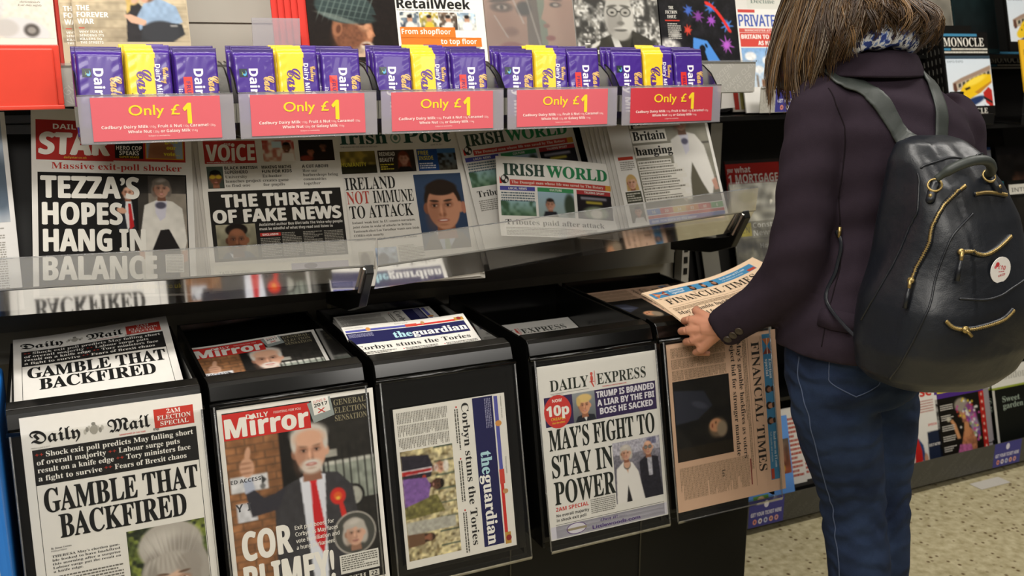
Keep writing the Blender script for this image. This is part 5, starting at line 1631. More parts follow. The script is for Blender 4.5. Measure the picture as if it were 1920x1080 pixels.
def hand(side, wr, kn, tips, thumb):
    b = MB()
    wc = W(*wr)
    for k in kn:
        p_, r_ = spline([wc, (wc * .45 + W(*k) * .55), W(*k)], [.019, .0135, .0100], 5); b.tube(p_, r_, 10)
    b.tube([wc + (wc - W(*kn[1])) * .4, wc, wc * .5 + W(*kn[1]) * .5], [.024, .022, .016], 12)
    for a, c in ((0, 1), (1, 2), (2, 3)):
        for t in (.35, .6, .85):
            b.tube([wc.lerp(W(*kn[a]), t), wc.lerp(W(*kn[c]), t)], .0105, 8)
    fr = ((.0088, .0082, .0078, .0062), (.0092, .0085, .0078, .0064), (.0088, .0082, .0076, .0060), (.0076, .0070, .0065, .0052))
    for k, t_, r0 in zip(kn, tips, fr):
        p_, r_ = spline([W(*k)] + [W(*q) for q in t_], r0, 4); b.tube(p_, r_, 9)
    p_, r_ = spline([W(*q) for q in thumb], (.0125, .0105, .0098, .0072), 4); b.tube(p_, r_, 9)
    return remesh(b.build('hand', 'skin'), .0022, 4)


KN = [(-0.279, 0.236, 0.891), (-0.285, 0.235, 0.868), (-0.279, 0.226, 0.846), (-0.267, 0.212, 0.826)]
def curl_f(k, s1=1.0):
    x, y, z = k
    return [(x + .004, y + .026 * s1, z - .010), (x + .026, y + .032 * s1, z - .016), (x + .040, y + .020 * s1, z - .016)]
hl = hand('l', (-.248, .170, .885), KN, [curl_f(k, s) for k, s in zip(KN, (1, 1.08, 1.0, .8))], [(-0.249, 0.186, 0.895), (-0.259, 0.216, 0.903), (-0.257, 0.244, 0.905), (-0.241, 0.264, 0.904)])
KR = [(.060, .325, .968), (.064, .327, .947), (.064, .320, .926), (.058, .308, .908)]
hr = hand('r', (.068, .262, .955), KR, [[(x - .006, y + .034, z - .008), (x - .026, y + .044, z - .014), (x - .038, y + .032, z - .014)] for x, y, z in KR], [(.062, .272, .974), (.056, .304, .988), (.040, .328, .994), (.022, .340, .992)])
import bmesh
bm = bmesh.new()
for o in (body, hl, hr):
    bm.from_mesh(o.data)
bm.to_mesh(body.data); bm.free()
for o in (hl, hr):
    bpy.data.objects.remove(o)
body.data.polygons.foreach_set('use_smooth', [True] * len(body.data.polygons))
own(body)
for s_ in (-1, 1):
    b = MB()
    rings = [[tuple(H(s_ * .031, .018, .078) + HR * (.0115 * math.sin(t) * math.cos(a)) + HU * (.0115 * math.sin(t) * math.sin(a)) + FD * (.0115 * math.cos(t))) for a in [j * math.pi / 6 for j in range(12)]] for t in (.05, .35, .55, .9, 1.3, 1.8, 2.4, 3.1)]
    b.loft(rings, '#dcd6cf'); b.c = [np.array([lin('#2a1d15') if i < 24 else lin('#dcd6cf') for i in range(len(c))]) for c in b.c]
    own(b.build('eye', 'sticker', None, True))

# ---- jacket
b = MB()
b.loft([ell_ring(-.03, 0, .868, .168, .138), ell_ring(-.032, 0, .90, .166, .136), ell_ring(-.028, 0, .96, .160, .131), ell_ring(-.015, 0, 1.04, .148, .120), ell_ring(-.006, 0, 1.12, .148, .118, tilt=.04),
        ell_ring(0, -.002, 1.21, .170, .122, tilt=.10), ell_ring(0, -.004, 1.27, .182, .118, tilt=.13), ell_ring(-.005, -.004, 1.325, .170, .100, tilt=.14, power=2.2), ell_ring(-.025, .004, 1.365, .115, .084, tilt=.12, power=2.1), ell_ring(-.048, .014, 1.405, .080, .070), ell_ring(-.055, .020, 1.425, .074, .066)])
for pts, rs in ((((-.140, 0, 1.335), (-.172, 0, 1.315), (-.186, 0, 1.22), (-.192, .008, 1.11), (-.190, .022, 1.03), (-.204, .065, .972), (-.232, .138, .910), (-.241, .166, .888)), (.050, .060, .059, .058, .060, .053, .045, .043)),
                (((.140, 0, 1.295), (.175, 0, 1.275), (.215, .015, 1.17), (.226, .050, 1.07), (.210, .10, 1.01), (.13, .22, .97), (.090, .255, .958)), (.050, .062, .062, .062, .060, .050, .046))):
    p_, r_ = spline([W(*q) for q in pts], rs); b.tube(p_, r_, 18)
jk = remesh(b.build('jacket', 'wool'), .0075, 5)
# cloth folds pressed into the weave
ca = np.zeros(len(jk.data.vertices) * 3); jk.data.vertices.foreach_get('co', ca); ca = ca.reshape(-1, 3)
no = np.zeros_like(ca).ravel(); jk.data.vertices.foreach_get('normal', no); no = no.reshape(-1, 3)
lx, ly, lz = ca[:, 0] - PX, ca[:, 1] - PY, ca[:, 2]
d = .0035 * np.sin(lz * 42 + lx * 26 + 2 * np.sin(ly * 20)) * np.exp(-((lx + .2) / .07) ** 2) * np.exp(-((lz - 1.03) / .09) ** 2)
d += .003 * np.sin(lx * 55 + lz * 18) * np.exp(-((lz - .88) / .10) ** 2) + .0025 * np.sin(lz * 34 - lx * 40) * np.exp(-((lz - 1.13) / .10) ** 2)
d += .0015 * np.sin(lz * 90 + ly * 60 + lx * 30)
jk.data.vertices.foreach_set('co', (ca + no * d[:, None]).ravel()); jk.data.update()
own(jk)
from mathutils.bvhtree import BVHTree
def surf(o):
    return BVHTree.FromPolygons([v.co.copy() for v in o.data.vertices], [tuple(p.vertices) for p in o.data.polygons])
JT = surf(jk)
def snap(tree, p, lift=.001):
    loc, n, _, _ = tree.find_nearest(Vector(p))
    return loc + n * lift, n
def line_on(tree, pts, n=8, lift=.0006):
    P, _ = spline([Vector(p) for p in pts], [1] * len(pts), n)
    return [snap(tree, p, lift)[0] for p in P]


# collar
b = MB()
def cring(z, a, bb, cx=-.052, cy=.014, back=0):
    return [(PX + cx + a * math.cos(t), PY + cy + bb * math.sin(t), z + .03 + back * (-math.sin(t))) for t in [2 * math.pi * k / 40 for k in range(40)]]
b.loft([cring(1.384, .104, .088, cx=-.060, back=.004), cring(1.374, .124, .108, cx=-.060, back=-.008), cring(1.390, .114, .100, cx=-.060, back=-.002), cring(1.411, .101, .090, cx=-.060, back=.006), cring(1.415, .092, .082, cx=-.060, back=.006), cring(1.404, .084, .075, cx=-.060, back=.006)], cap=False)
cl = b.build('collar', 'wool', None, True); so = cl.modifiers.new('s', 'SUBSURF'); so.levels = 1; so.render_levels = 1; own(cl)
def seam(name, pts, r=.0011, tree=JT, mat='lining', root=person, n=8):
    b = MB(); b.tube(line_on(tree, pts, n, .0003), r, 6); return own(b.build(name, mat, None, True), root)
def V0(x, y, z): return Vector((PX + x, PY + y, z))
SEAMS = [[V0(-.190, -.035, 1.382), V0(-.186, -.052, 1.355), V0(-.170, -.059, 1.318), V0(-.163, -.060, 1.265), V0(-.160, -.051, 1.195), V0(-.150, -.049, 1.133)], [V0(-.152, -.055, 1.10), V0(-.149, -.057, 1.052), V0(-.164, -.058, .991), V0(-.182, -.062, .90)]]
for s_ in SEAMS: seam('jacket_seam', s_, .0012)
# pocket flap and cuff buttons
b = MB()
ctr = [W(-.185, -.05, .975), W(-.115, -.125, .962)]
fl = []
for t in (0, .25, .5, .75, 1):
    for u in (0, .5, 1):
        p0 = ctr[0].lerp(ctr[1], t) + Vector((0, 0, -.038 * u * (1 - .12 * abs(2 * t - 1))))
        q_, n_ = snap(JT, p0, .003 + .002 * u); fl.append(tuple(q_))
b.add(fl, [(i * 3 + j, i * 3 + j + 1, (i + 1) * 3 + j + 1, (i + 1) * 3 + j) for i in range(4) for j in range(2)])
pf = b.build('pocket_flap', 'wool', None, True); so = pf.modifiers.new('s', 'SOLIDIFY'); so.thickness = .003; own(pf)
BUT = [W(-.262, .124, .878), W(-.258, .112, .890), W(-.254, .098, .902)]
for p0 in BUT:
    q_, n_ = snap(JT, p0, .0018)
    u_ = n_.orthogonal().normalized(); v_ = n_.cross(u_)
    b = MB()
    rr = ((.0005, .0), (.0035, .0004), (.0055, .0012), (.0078, .0018), (.0088, .0008), (.0088, -.002))
    b.loft([[tuple(q_ + u_ * (a * math.cos(t)) + v_ * (a * math.sin(t)) + n_ * h_) for t in [k * math.pi / 8 for k in range(16)]] for a, h_ in rr], '#33291f')
    own(b.build('cuff_button', 'sticker', None, True))

# ---- jeans
b = MB()
b.loft([ell_ring(-.035, 0, .76, .12, .105), ell_ring(-.032, 0, .80, .145, .118), ell_ring(-.03, 0, .88, .148, .120), ell_ring(-.03, 0, .93, .140, .112)])
for pts, rs in ((((-.086, 0, .83), (-.082, 0, .76), (-.053, 0, .66), (-.012, 0, .54), (-.004, -.008, .46), (.004, -.024, .37), (.018, -.018, .2), (.028, -.010, .075)), (.084, .090, .084, .069, .066, .066, .058, .054)),
                (((.052, .03, .83), (.066, .03, .76), (.084, .03, .65), (.096, .03, .53), (.098, .02, .45), (.098, .01, .37), (.108, 0, .2), (.11, .01, .075)), (.084, .086, .080, .067, .064, .064, .056, .054))):
    p_, r_ = spline([W(*q) for q in pts], rs); b.tube(p_, r_, 20)
jn = remesh(b.build('jeans', 'denim'), .0075, 4)
ca = np.zeros(len(jn.data.vertices) * 3); jn.data.vertices.foreach_get('co', ca); ca = ca.reshape(-1, 3)
no = np.zeros_like(ca).ravel(); jn.data.vertices.foreach_get('normal', no); no = no.reshape(-1, 3)
lx, ly, lz = ca[:, 0] - PX, ca[:, 1] - PY, ca[:, 2]
d = .0028 * np.sin(lz * 120 + 4 * np.sin(lx * 40) + ly * 50) * np.exp(-((lz - .49) / .06) ** 2) + .003 * np.sin(lz * 90 - lx * 45) * np.exp(-((lz - .76) / .06) ** 2) + .003 * np.sin(lz * 110 + lx * 50) * np.exp(-((lz - .2) / .12) ** 2)
jn.data.vertices.foreach_set('co', (ca + no * d[:, None]).ravel()); jn.data.update()
own(jn); NT = surf(jn)
SIDE = [W(-.176, .005, .86), W(-.176, .005, .813), W(-.172, -.016, .763), W(-.160, -.022, .718), W(-.133, -.023, .644), W(-.095, -.016, .561), W(-.074, -.016, .507), W(-.069, -.022, .451), W(-.060, -.034, .373), W(-.04, -.03, .2), W(-.025, -.02, .09)]
seam('side_seam', SIDE, .0013, NT, 'stitch')
POCK = [W(-.163, -.063, .870), W(-.162, -.064, .84), W(-.158, -.068, .824), W(-.127, -.098, .803), W(-.120, -.103, .803), W(-.091, -.112, .818), W(-.080, -.115, .83), W(-.078, -.118, .87)]
seam('pocket_stitching', POCK, .0012, NT, 'stitch', n=10)
for x, y in ((.035, -.005), (.115, .012)):
    b = MB()
    b.loft([[(PX + x + .045 * a * math.cos(t), PY + y + .045 + .125 * bb * math.sin(t) + off, z) for t in [k * math.pi / 12 for k in range(24)]] for z, a, bb, off in ((.0, .9, 1, 0), (.02, 1.0, 1.02, 0), (.045, .95, .92, -.01), (.07, .9, .62, -.045), (.10, .85, .42, -.06))])
    own(b.build('shoe', 'shoe', None, True))

# ---- scarf
b = MB()
pts, rs = [], []
for k in range(64):
    t = 2 * math.pi * k / 64
    pts.append((PX - .062 + (.078 + .004 * math.sin(5 * t)) * math.cos(t), PY + .018 + (.068 + .004 * math.sin(7 * t)) * math.sin(t), 1.468 + .010 * -math.sin(t) + .004 * math.sin(3 * t)))
    rs.append(.025 + .003 * math.sin(9 * t))
b.tube(pts + [pts[0]], rs + [rs[0]], 14)
own(b.build('scarf', 'scarf', None, True))

# ---- hair: a close cap and about two thousand separate locks
HX, HY, HZ = PX - .062, PY + .058, 1.562
def hair_pt(phi, th, out):
    """ellipsoid about the skull"""
    return Vector((HX + (.108 + out) * math.sin(th) * math.cos(phi), HY + (.112 + out) * math.sin(th) * math.sin(phi), HZ + (.118 + out) * math.cos(th)))
def zend(phi):
    d = (math.degrees(phi) + 360) % 360
    tab = ((0, 1.470), (40, 1.440), (90, 1.42), (130, 1.385), (150, 1.372), (180, 1.362), (200, 1.380), (216, 1.432), (232, 1.482), (250, 1.500), (270, 1.504), (315, 1.490), (345, 1.478), (360, 1.470))
    for (a0, z0), (a1, z1) in zip(tab, tab[1:]):
        if a0 <= d <= a1: return z0 + (z1 - z0) * (d - a0) / (a1 - a0)
def flare(phi):
    c, s_ = math.cos(phi), math.sin(phi)
    return .024 + .014 * max(0, c) + .022 * max(0, -c) + .014 * max(0, -s_) - .004 * max(0, s_)
def face_gap(phi):
    a = (phi - math.radians(150) + math.pi) % (2 * math.pi) - math.pi
    return abs(a) < math.radians(14)
b = MB(); rings = []
for k in range(14):
    t = k / 13; ring = []
    for j in range(48):
        phi = 2 * math.pi * j / 48
        if t < .62:
            p = hair_pt(phi, t / .62 * math.radians(98) + .02, 0.001)
        else:
            u = (t - .62) / .38; p = hair_pt(phi, math.radians(98), .001)
            ze = zend(phi) + (.085 if face_gap(phi) else .015)
            p = Vector((p.x + math.cos(phi) * flare(phi) * .65 * math.sin(u * math.pi * .6), p.y + math.sin(phi) * flare(phi) * .65 * math.sin(u * math.pi * .6), p.z + (ze - p.z) * u))
        ring.append(tuple(p))
    rings.append(ring)
b.loft(rings, '#2a1e13')
own(b.build('hair_cap', 'hair', None, True))
b = MB()
hr_ = random.Random(5)
TONES = ['#2a1b0e', '#342211', '#3f2a14', '#4b3419', '#583f20', '#694c27', '#382512']
for i in range(240):          # locks, each of fine strands that gather towards the tip
    phi0 = hr_.uniform(0, 2 * math.pi)
    if face_gap(phi0) and hr_.random() < .93: continue
    th00 = math.radians(hr_.choice((hr_.uniform(2, 35), hr_.uniform(10, 85)))); out0 = hr_.uniform(.003, .016)
    tw0 = hr_.uniform(-.22, .22); amp = hr_.uniform(.004, .014); ph = hr_.uniform(0, 6.28); fq = hr_.uniform(.8, 1.9)
    ze0 = zend(phi0 + tw0) + hr_.gauss(0, .012); fl0 = flare(phi0) * hr_.uniform(.5, 1.15); inw = hr_.uniform(-.2, .9)
    tone = hr_.choice(TONES); gy = .30 if math.cos(phi0) < -.45 and th00 > .4 else .03
    for j in range(15):
        dph, dth, dout = hr_.gauss(0, .075), hr_.gauss(0, .09), hr_.gauss(0, .003)
        th0 = max(.02, th00 + dth); P = []; n = 13; dl = hr_.uniform(-.022, .010)
        for k in range(n):
            t = k / (n - 1); g_ = 1 - .62 * t
            phi = phi0 + dph * g_ + tw0 * t; out = max(.001, out0 + dout * g_)
            if t < .5:
                p = hair_pt(phi, th0 + (math.radians(96) - th0) * (t / .5), out)
            else:
                u = (t - .5) / .5; q0 = hair_pt(phi, math.radians(96), out)
                f_ = fl0 * (math.sin(u * math.pi * .62) - inw * u ** 3)
                p = Vector((q0.x + math.cos(phi) * f_, q0.y + math.sin(phi) * f_, q0.z + (ze0 + dl - q0.z) * u))
            w_ = amp * t * math.sin(ph + t * 6.28 * fq)
            P.append(p + Vector((-math.sin(phi), math.cos(phi), 0)) * w_ + Vector((math.cos(phi), math.sin(phi), 0)) * (w_ * .5))
        r0 = hr_.uniform(.0010, .0019)
        c_ = '#6d5f4e' if hr_.random() < gy else (tone if hr_.random() < .7 else hr_.choice(TONES))
        b.tube(P, [r0 * (1 - .8 * (k / (n - 1)) ** 2) for k in range(n)], 4, c_, cap=False)
for i in range(70):   # wisps by the cheek and nape
    phi = math.radians(hr_.uniform(150, 200)); q0 = hair_pt(phi, math.radians(98), .012)
    L_ = hr_.uniform(.06, .14)
    b.tube([q0 + Vector((-.012 * math.sin(u * 2) * hr_.uniform(.3, 1), .012 * u, -L_ * u)) for u in (0, .25, .5, .75, 1)], [.0007, .0007, .0006, .0005, .0003], 3, '#6b5538', cap=False)
o = b.build('hair_locks', 'hair', None, True); o['kind'] = 'stuff'; own(o)

# ================================================================== backpack
BGX = -.058
bag = thing('backpack', 'dark navy leather backpack with brass zips and a round white sticker, worn by the woman', 'backpack', tuple(W(0, -.22, .86)))
def brings(scale=1.0):
    prof = ((.862, .005, .085, -.205, .055), (.868, .005, .125, -.212, .088), (.89, .006, .150, -.215, .106), (.94, .006, .163, -.220, .115), (1.02, .007, .153, -.220, .112), (1.10, .012, .136, -.216, .104),
            (1.17, .010, .115, -.208, .092), (1.23, -.002, .095, -.198, .076), (1.27, -.012, .080, -.186, .056), (1.298, -.018, .066, -.172, .036), (1.306, -.020, .050, -.165, .020))
    return [ell_ring(cx + BGX, cy, z - .03 * min(1, max(0, (z - 1.1) / .22)), a * .97, bb, 44, 0, 3.0) for z, cx, a, cy, bb in prof]
b = MB(); b.loft(brings())
sh = remesh(b.build('shell', 'leather'), .005, 6)
ca = np.zeros(len(sh.data.vertices) * 3); sh.data.vertices.foreach_get('co', ca); ca = ca.reshape(-1, 3)
no = np.zeros_like(ca).ravel(); sh.data.vertices.foreach_get('normal', no); no = no.reshape(-1, 3)
lx, ly, lz = ca[:, 0] - PX - BGX, ca[:, 1] - PY, ca[:, 2]
d = .004 * np.sin(lx * 60 + ly * 45 + lz * 6) * np.clip((lz - .9) / .2, 0, 1) * (lx < -.05) + .005 * np.sin(lx * 95 + lz * 8) * np.exp(-((lz - 1.265) / .03) ** 2) + .003 * np.sin(lz * 30 + lx * 30)
d += .010 * np.exp(-((lx + .005) / .10) ** 2) * np.exp(-((lz - 1.01) / .07) ** 2) * (ly < -.26)
sh.data.vertices.foreach_set('co', (ca + no * d[:, None]).ravel()); sh.data.update()
own(sh, bag); BT_ = surf(sh)
#BAGDETAIL
def V(x, y, z): return Vector((PX + x, PY + y, z))


def zip_on(name, pts, pull=None):
    P = line_on(BT_, [V(*q) for q in pts], 10, .0012)
    b = MB(); b.tube(P, .0046, 8)
    b.v = [v for v in b.v]
    t = own(b.build('zip_tape', 'leather', None, True), bag)
    P2 = line_on(BT_, [V(*q) for q in pts], 10, .0050)
    b = MB(); b.tube(P2, .0016, 8); own(b.build(name, 'brass', None, True), bag)
    b = MB()
    for k in range(0, len(P2) - 1):   # teeth
        p0 = P2[k]; d = (P2[k + 1] - P2[k]).normalized(); n_ = snap(BT_, p0)[1]; c = d.cross(n_).normalized()
        b.tube([p0 - c * .0028 + n_ * .0005, p0 + c * .0028 + n_ * .0005], .0008, 5)
    own(b.build('zip_teeth', 'brass', None, True), bag)
    if pull is not None:
        p0 = P2[-1 if pull > 0 else 0]; n_ = snap(BT_, p0)[1]
        b = MB(); b.tube([p0 - n_ * .001, p0 + n_ * .005], .0055, 10); b.tube([p0 + n_ * .006, p0 + n_ * .006 + Vector((-.003, -.002, -.016))], [.0035, .0028], 8)
        own(b.build('zip_slider', 'brass', None, True), bag)
        b = MB(); q0 = p0 + n_ * .006 + Vector((-.003, -.002, -.014)); b.tube([q0, q0 + Vector((-.006, -.001, -.034))], [.003, .0045], 8)
        own(b.build('zip_pull', 'leather', None, True), bag)


zip_on('main_zip', [(-.092, -.27, 1.228), (-.112, -.272, 1.218), (-.157, -.284, 1.197), (-.175, -.279, 1.166), (-.177, -.279, 1.139), (-.190, -.271, 1.105), (-.201, -.262, 1.077)], 1)
zip_on('top_zip', [(-.075, -.277, 1.214), (-.050, -.276, 1.215), (-.024, -.277, 1.212), (-.002, -.272, 1.205)])
zip_on('upper_pocket_zip', [(-.133, -.312, 1.126), (-.114, -.317, 1.126), (-.088, -.318, 1.118), (-.062, -.317, 1.123), (-.032, -.31, 1.133), (-.011, -.303, 1.141)], -1)
zip_on('lower_pocket_zip', [(-.163, -.322, 1.013), (-.151, -.328, 1.002), (-.129, -.335, .998), (-.085, -.339, 1.001), (-.049, -.34, 1.008), (-.028, -.34, 1.022)])
q_ = snap(BT_, V(-.135, -.335, .999), .006)[0]; n_ = snap(BT_, q_)[1]
b = MB(); b.tube([q_, q_ + n_ * .006], .006, 10); b.tube([q_ + n_ * .004, q_ + n_ * .004 + Vector((.012, -.003, -.012))], .003, 8); own(b.build('zip_slider', 'brass', None, True), bag)
for s_ in ([(-.169, -.226, 1.254), (-.196, -.236, 1.193), (-.2, -.222, 1.164), (-.208, -.212, 1.088), (-.214, -.197, 1.028), (-.207, -.173, .983)],
           [(-.09, -.292, 1.185), (-.142, -.304, 1.154), (-.157, -.299, 1.119), (-.17, -.299, 1.083), (-.183, -.304, 1.04), (-.196, -.295, .993), (-.199, -.27, .93), (-.194, -.243, .892)],
           [(-.137, -.323, 1.049), (-.091, -.333, 1.044), (-.056, -.336, 1.048), (-.027, -.334, 1.058), (.01, -.33, 1.068)],
           [(-.160, -.230, 1.263), (-.102, -.231, 1.271), (-.075, -.241, 1.272), (-.043, -.236, 1.267), (-.01, -.22, 1.262)]):
    b = MB(); P = line_on(BT_, [V(*q) for q in s_], 10, .0004); b.tube(P, .0022, 6); own(b.build('piping', 'leather', None, True), bag)
# grab handle with tabs and rings
HP, _ = spline([V(-.150, -.262, 1.243), V(-.135, -.280, 1.262), V(-.105, -.292, 1.274), V(-.070, -.292, 1.272), V(-.042, -.280, 1.255), V(-.034, -.262, 1.240)], [1] * 6, 6)
b = MB(); b.tube(HP, [.0085 if 3 < k < len(HP) - 4 else .0062 for k in range(len(HP))], 12); own(b.build('handle', 'strapmat', None, True), bag)
for x, y, z, dx in ((-.152, -.262, 1.238, -.01), (-.033, -.262, 1.236, .008)):
    q_, n_ = snap(BT_, V(x, y, z), .002)
    b = MB(); u_ = n_.orthogonal().normalized(); v_ = n_.cross(u_)
    b.tube([q_ + n_ * .006 + (u_ * math.cos(t) + v_ * math.sin(t)) * .011 for t in [k * math.pi / 8 for k in range(17)]], .0021, 8, cap=False); own(b.build('handle_ring', 'brass', None, True), bag)
    P = line_on(BT_, [V(x + .004, y, z + .008), V(x + dx * 1.2, y - .002, z - .014), V(x + dx * 2, y - .004, z - .030)], 6, .0025)
    b = MB(); b.tube(P, [.008] * (len(P) - 3) + [.007, .005, .002], 10)
    own(b.build('handle_tab', 'leather', None, True), bag)
    q2, n2 = snap(BT_, V(x + dx * 1.4, y - .002, z - .018), .009)
    b = MB(); b.tube([q2, q2 + n2 * .002], .0032, 10); own(b.build('rivet', 'brass', None, True), bag)
# shoulder straps
def strap(pts, wd=.017, th=.0035):
    P, _ = spline(pts, [1] * len(pts), 8)
    ring = []
    prev = None
    for i, p in enumerate(P):
        d = (P[min(i + 1, len(P) - 1)] - P[max(i - 1, 0)]).normalized()
        n_ = snap(JT, p)[1]; n_ = (n_ - d * n_.dot(d)).normalized(); c = d.cross(n_).normalized()
        e = []
        for a, h_ in ((-1, .4), (-.9, 1), (-.6, 1.15), (.6, 1.15), (.9, 1), (1, .4), (.9, -.2), (-.9, -.2)):
            e.append(tuple(p + c * wd * a + n_ * th * h_))
        ring.append(e)
    b = MB(); b.loft(ring)
    return own(b.build('shoulder_strap', 'strapmat', None, True), bag)
def onj(*q, l=.003): return snap(JT, V(*q), l)[0]
strap([onj(-.155, .115, 1.20), onj(-.16, .105, 1.30), onj(-.165, .055, 1.385), onj(-.165, .0, 1.405), onj(-.163, -.037, 1.398), onj(-.134, -.062, 1.385), onj(-.116, -.090, 1.362), onj(-.098, -.101, 1.329), onj(-.082, -.115, 1.300), V(-.074, -.150, 1.282), V(-.078, -.185, 1.268)])
strap([onj(.12, .115, 1.20), onj(.11, .10, 1.30), onj(.07, .06, 1.39), onj(.04, .0, 1.41), onj(.019, -.060, 1.400), onj(.022, -.086, 1.374), onj(.016, -.108, 1.341), onj(.012, -.115, 1.307), onj(.006, -.122, 1.285), V(-.010, -.150, 1.272), V(-.022, -.185, 1.262)])
# webbing from the bag foot round the side
strap([V(-.195, -.19, .93), onj(-.185, -.06, .99), onj(-.150, -.052, 1.05), onj(-.149, -.045, 1.115), onj(-.16, .06, 1.16), onj(-.155, .115, 1.20)], .0035, .002).data.materials[0] = M['leather']
q_ = onj(-.150, -.050, 1.118, l=.005)
b = MB(); b.tube([q_ + Vector((0, 0, .010)), q_ - Vector((0, 0, .010))], .0035, 8); own(b.build('strap_buckle', 'brass', None, True), bag)
# round sticker
q_, n_ = snap(BT_, V(-.056, -.327, 1.091), .0045)
p = Page(46, 46, '#e2dfdc', .0006, 'sticker')
p.part('sticker_print').ell(14, 13, 4.2, 4.2, '#c2343a', 3, 14).ell(10, 17, 3, 3, '#d0646a', 3, 12).text('£10', 24, 22, 7, 'B', '#c2484c', 17, 'c', rot=12).lines(18, 25, 13, 3, 3, '#c2686c', 3, 2, .5, 3).text('VALID', 26, 34, 4, 'B', '#c2585c', 16, 'c', rot=-12)
dm = MB()
tt = [2 * math.pi * k / 40 for k in range(40)]
dm.loft([[(.0225 * math.cos(t), .023 + .0225 * math.sin(t), z) for t in tt] for z in (-.0012, -.0001)], '#e4e1de')
ms_ = frame((0, 0, 0), n_.cross(Vector((0, 0, 1))) * -1, Vector((0, 0, 1)))
ms_.translation = q_ - ms_.to_3x3() @ Vector((0, .023, 0))
st = dm.build('sticker', 'sticker', bag); st.matrix_basis = Matrix.Translation(-bag.location) @ ms_
for nm, mb in p.parts:
    o = mb.build(nm, 'sticker', st)

# ================================================================== salmon paper held over the rightmost bin
def ftbend(v):
    u = v[:, 0] / .1875
    t = v[:, 1] / .232
    v[:, 2] += .030 * np.clip(u, -.2, 1) ** 2 + .010 * np.sin((t - .1) * 3.0) * (1 - .4 * u)
    return v
p = thin(pg_pink(ftbend, False), .004)
p.col = '#d9bea0'
upF = Vector((-.22, .95, .22)).normalized()
rF = Vector((.975, .20, .045)); TLF = Vector((1.296, .100, .903))
mF = frame((0, 0, 0), rF, upF)
oF = TLF - mF.to_3x3() @ Vector((-.1875, .172, 0))
mF.translation = oF
p.build('newspaper', 'salmon-pink newspaper held open in the woman’s left hand above the rightmost bin', 'newspaper', mF, sheets=4)

# ================================================================== magazines in the right-hand rack
UPR = Vector((0, .26, .966)).normalized()
def rmag(page, x, y, z, label, group=None, back=0.0, rot=0.0):
    return mag(page, x, z, y, label, group, UPR, rot, back)


p = cover(212, 297, '#e4e2dd')
p.part('corner_flash').rect(8, 2, 60, 9, '#c4473f')
p.part('masthead').text('PRIVATE EYE', 8, 50, 33, 'N', '#4a5fae', 196, fat=1.0)
p.part('banner').rect(6, 56, 200, 12, '#cc5a50').text('MANCHESTER ATTACK LATEST', 106, 65, 6, 'B', '#efdcd6', 160, 'c').rect(6, 69, 200, 40, '#cc4a40')
p.text('BRITAIN TO CARRY ON', 106, 86, 12, 'B', '#efe6e0', 190, 'c', fat=.4).text('AS NORMAL', 116, 104, 12, 'B', '#efe6e0', 96, 'c', fat=.4)
p.part('cover_photograph')
def f(q):
    q.g('#7fa8d6', '#d4e0ea')
    for x, y, r in ((30, 24, 20), (92, 36, 22), (140, 62, 20), (54, 62, 18), (170, 24, 16)): q.e(x, y, r, r * .62, '#e9ebec', .12).p([(x - 4, y + 8), (x + 5, y + 8), (x + 2, y + r)], '#e9ebec')
    for x, w, h, c in ((42, 8, 34, '#8a7f74'), (60, 26, 22, '#9a7256'), (120, 30, 26, '#a08c78'), (160, 20, 44, '#b8935f'), (96, 16, 12, '#6a6a66')): q.r(x, 112 - h, w, h, c)
    q.n(.08, 6, 3)
p.pic(6, 112, 200, 112, f, 80)
rmag(p, 1.905, .525, 1.282, 'white satirical magazine with AS NORMAL on red banner and blue sky, behind the woman')
p = cover(205, 290, '#dcd9d2'); p.part('cover_photograph').rect(4, 4, 197, 70, '#c23f36').pic(40, 60, 60, 40, lambda q: (q.g('#c9c6c0', '#b5b2aa'), q.face(30, 20, 14, '#c9a088', '#b5a080', 'short')), 24)
rmag(p, 1.80, .64, 1.445, 'red and white magazine in the tier above the blue-sky satirical magazine')
p = cover(205, 290, '#d6d5cc'); p.part('cover_text').text('The Spectacle of', 14, 120, 12, 'S', '#8d968a', 150).text('Decline', 14, 140, 14, 'S', '#7d8a80', 90)
rmag(p, 2.02, .66, 1.445, 'pale grey-green magazine on the upper tier above the woman’s head')
for k in range(4):
    rmag(cover(150, 150, '#8f8b8c' if k < 3 else '#cfcac4'), 1.745, .60, 1.282, 'grey page edges of a magazine standing in the dark gap under the ticket strip', 'grey magazines in the dark gap', back=-.012 * k, rot=.02 * k)
p = cover(120, 110, '#d8d2c6'); p.part('cover_photograph').rect(8, 6, 16, 98, '#c4443a').pic(30, 6, 84, 98, lambda q: (q.g('#7a8a4a', '#a89a5a'), q.e(46, 34, 22, 22, '#e0ddd4', .2), q.n(.2, 14, 3)), 24)
rmag(p, 1.900, .58, 1.282, 'red-edged magazine half hidden beside the grey magazines in the gap')
p = cover(195, 285, '#121210'); p.part('cover_text').text('Rock & Ruin', 60, 50, 12, 'B', '#a9a82a', 110).lines(66, 58, 90, 16, 6, '#5a5a58', 3, 2).text('INVESTMENT', 60, 24, 12, 'N', '#2c3848', 120)
rmag(p, 1.762, .625, .850, 'black magazine with yellow title beside the red mortgage magazine')
p = cover(208, 285, '#6a1f1a'); p.part('masthead').rect(0, 0, 208, 10, '#2a2422').rect(2, 10, 204, 66, '#9c2620').text('your', 6, 36, 14, 'B', '#d8d2c8', 22).text('what', 34, 38, 18, 'B', '#d8d2c8', 60).text('1 MORTGAGE', 8, 70, 26, 'B', '#ddd8cf', 190)
p.part('cover_photograph').pic(2, 78, 204, 200, lambda q: (q.g('#8a8f90', '#5a5f60'), q.n(.3, 30, 3)), 24)
rmag(p, 1.972, .63, .850, 'dark red mortgage magazine with white capitals beside the woman’s arm')
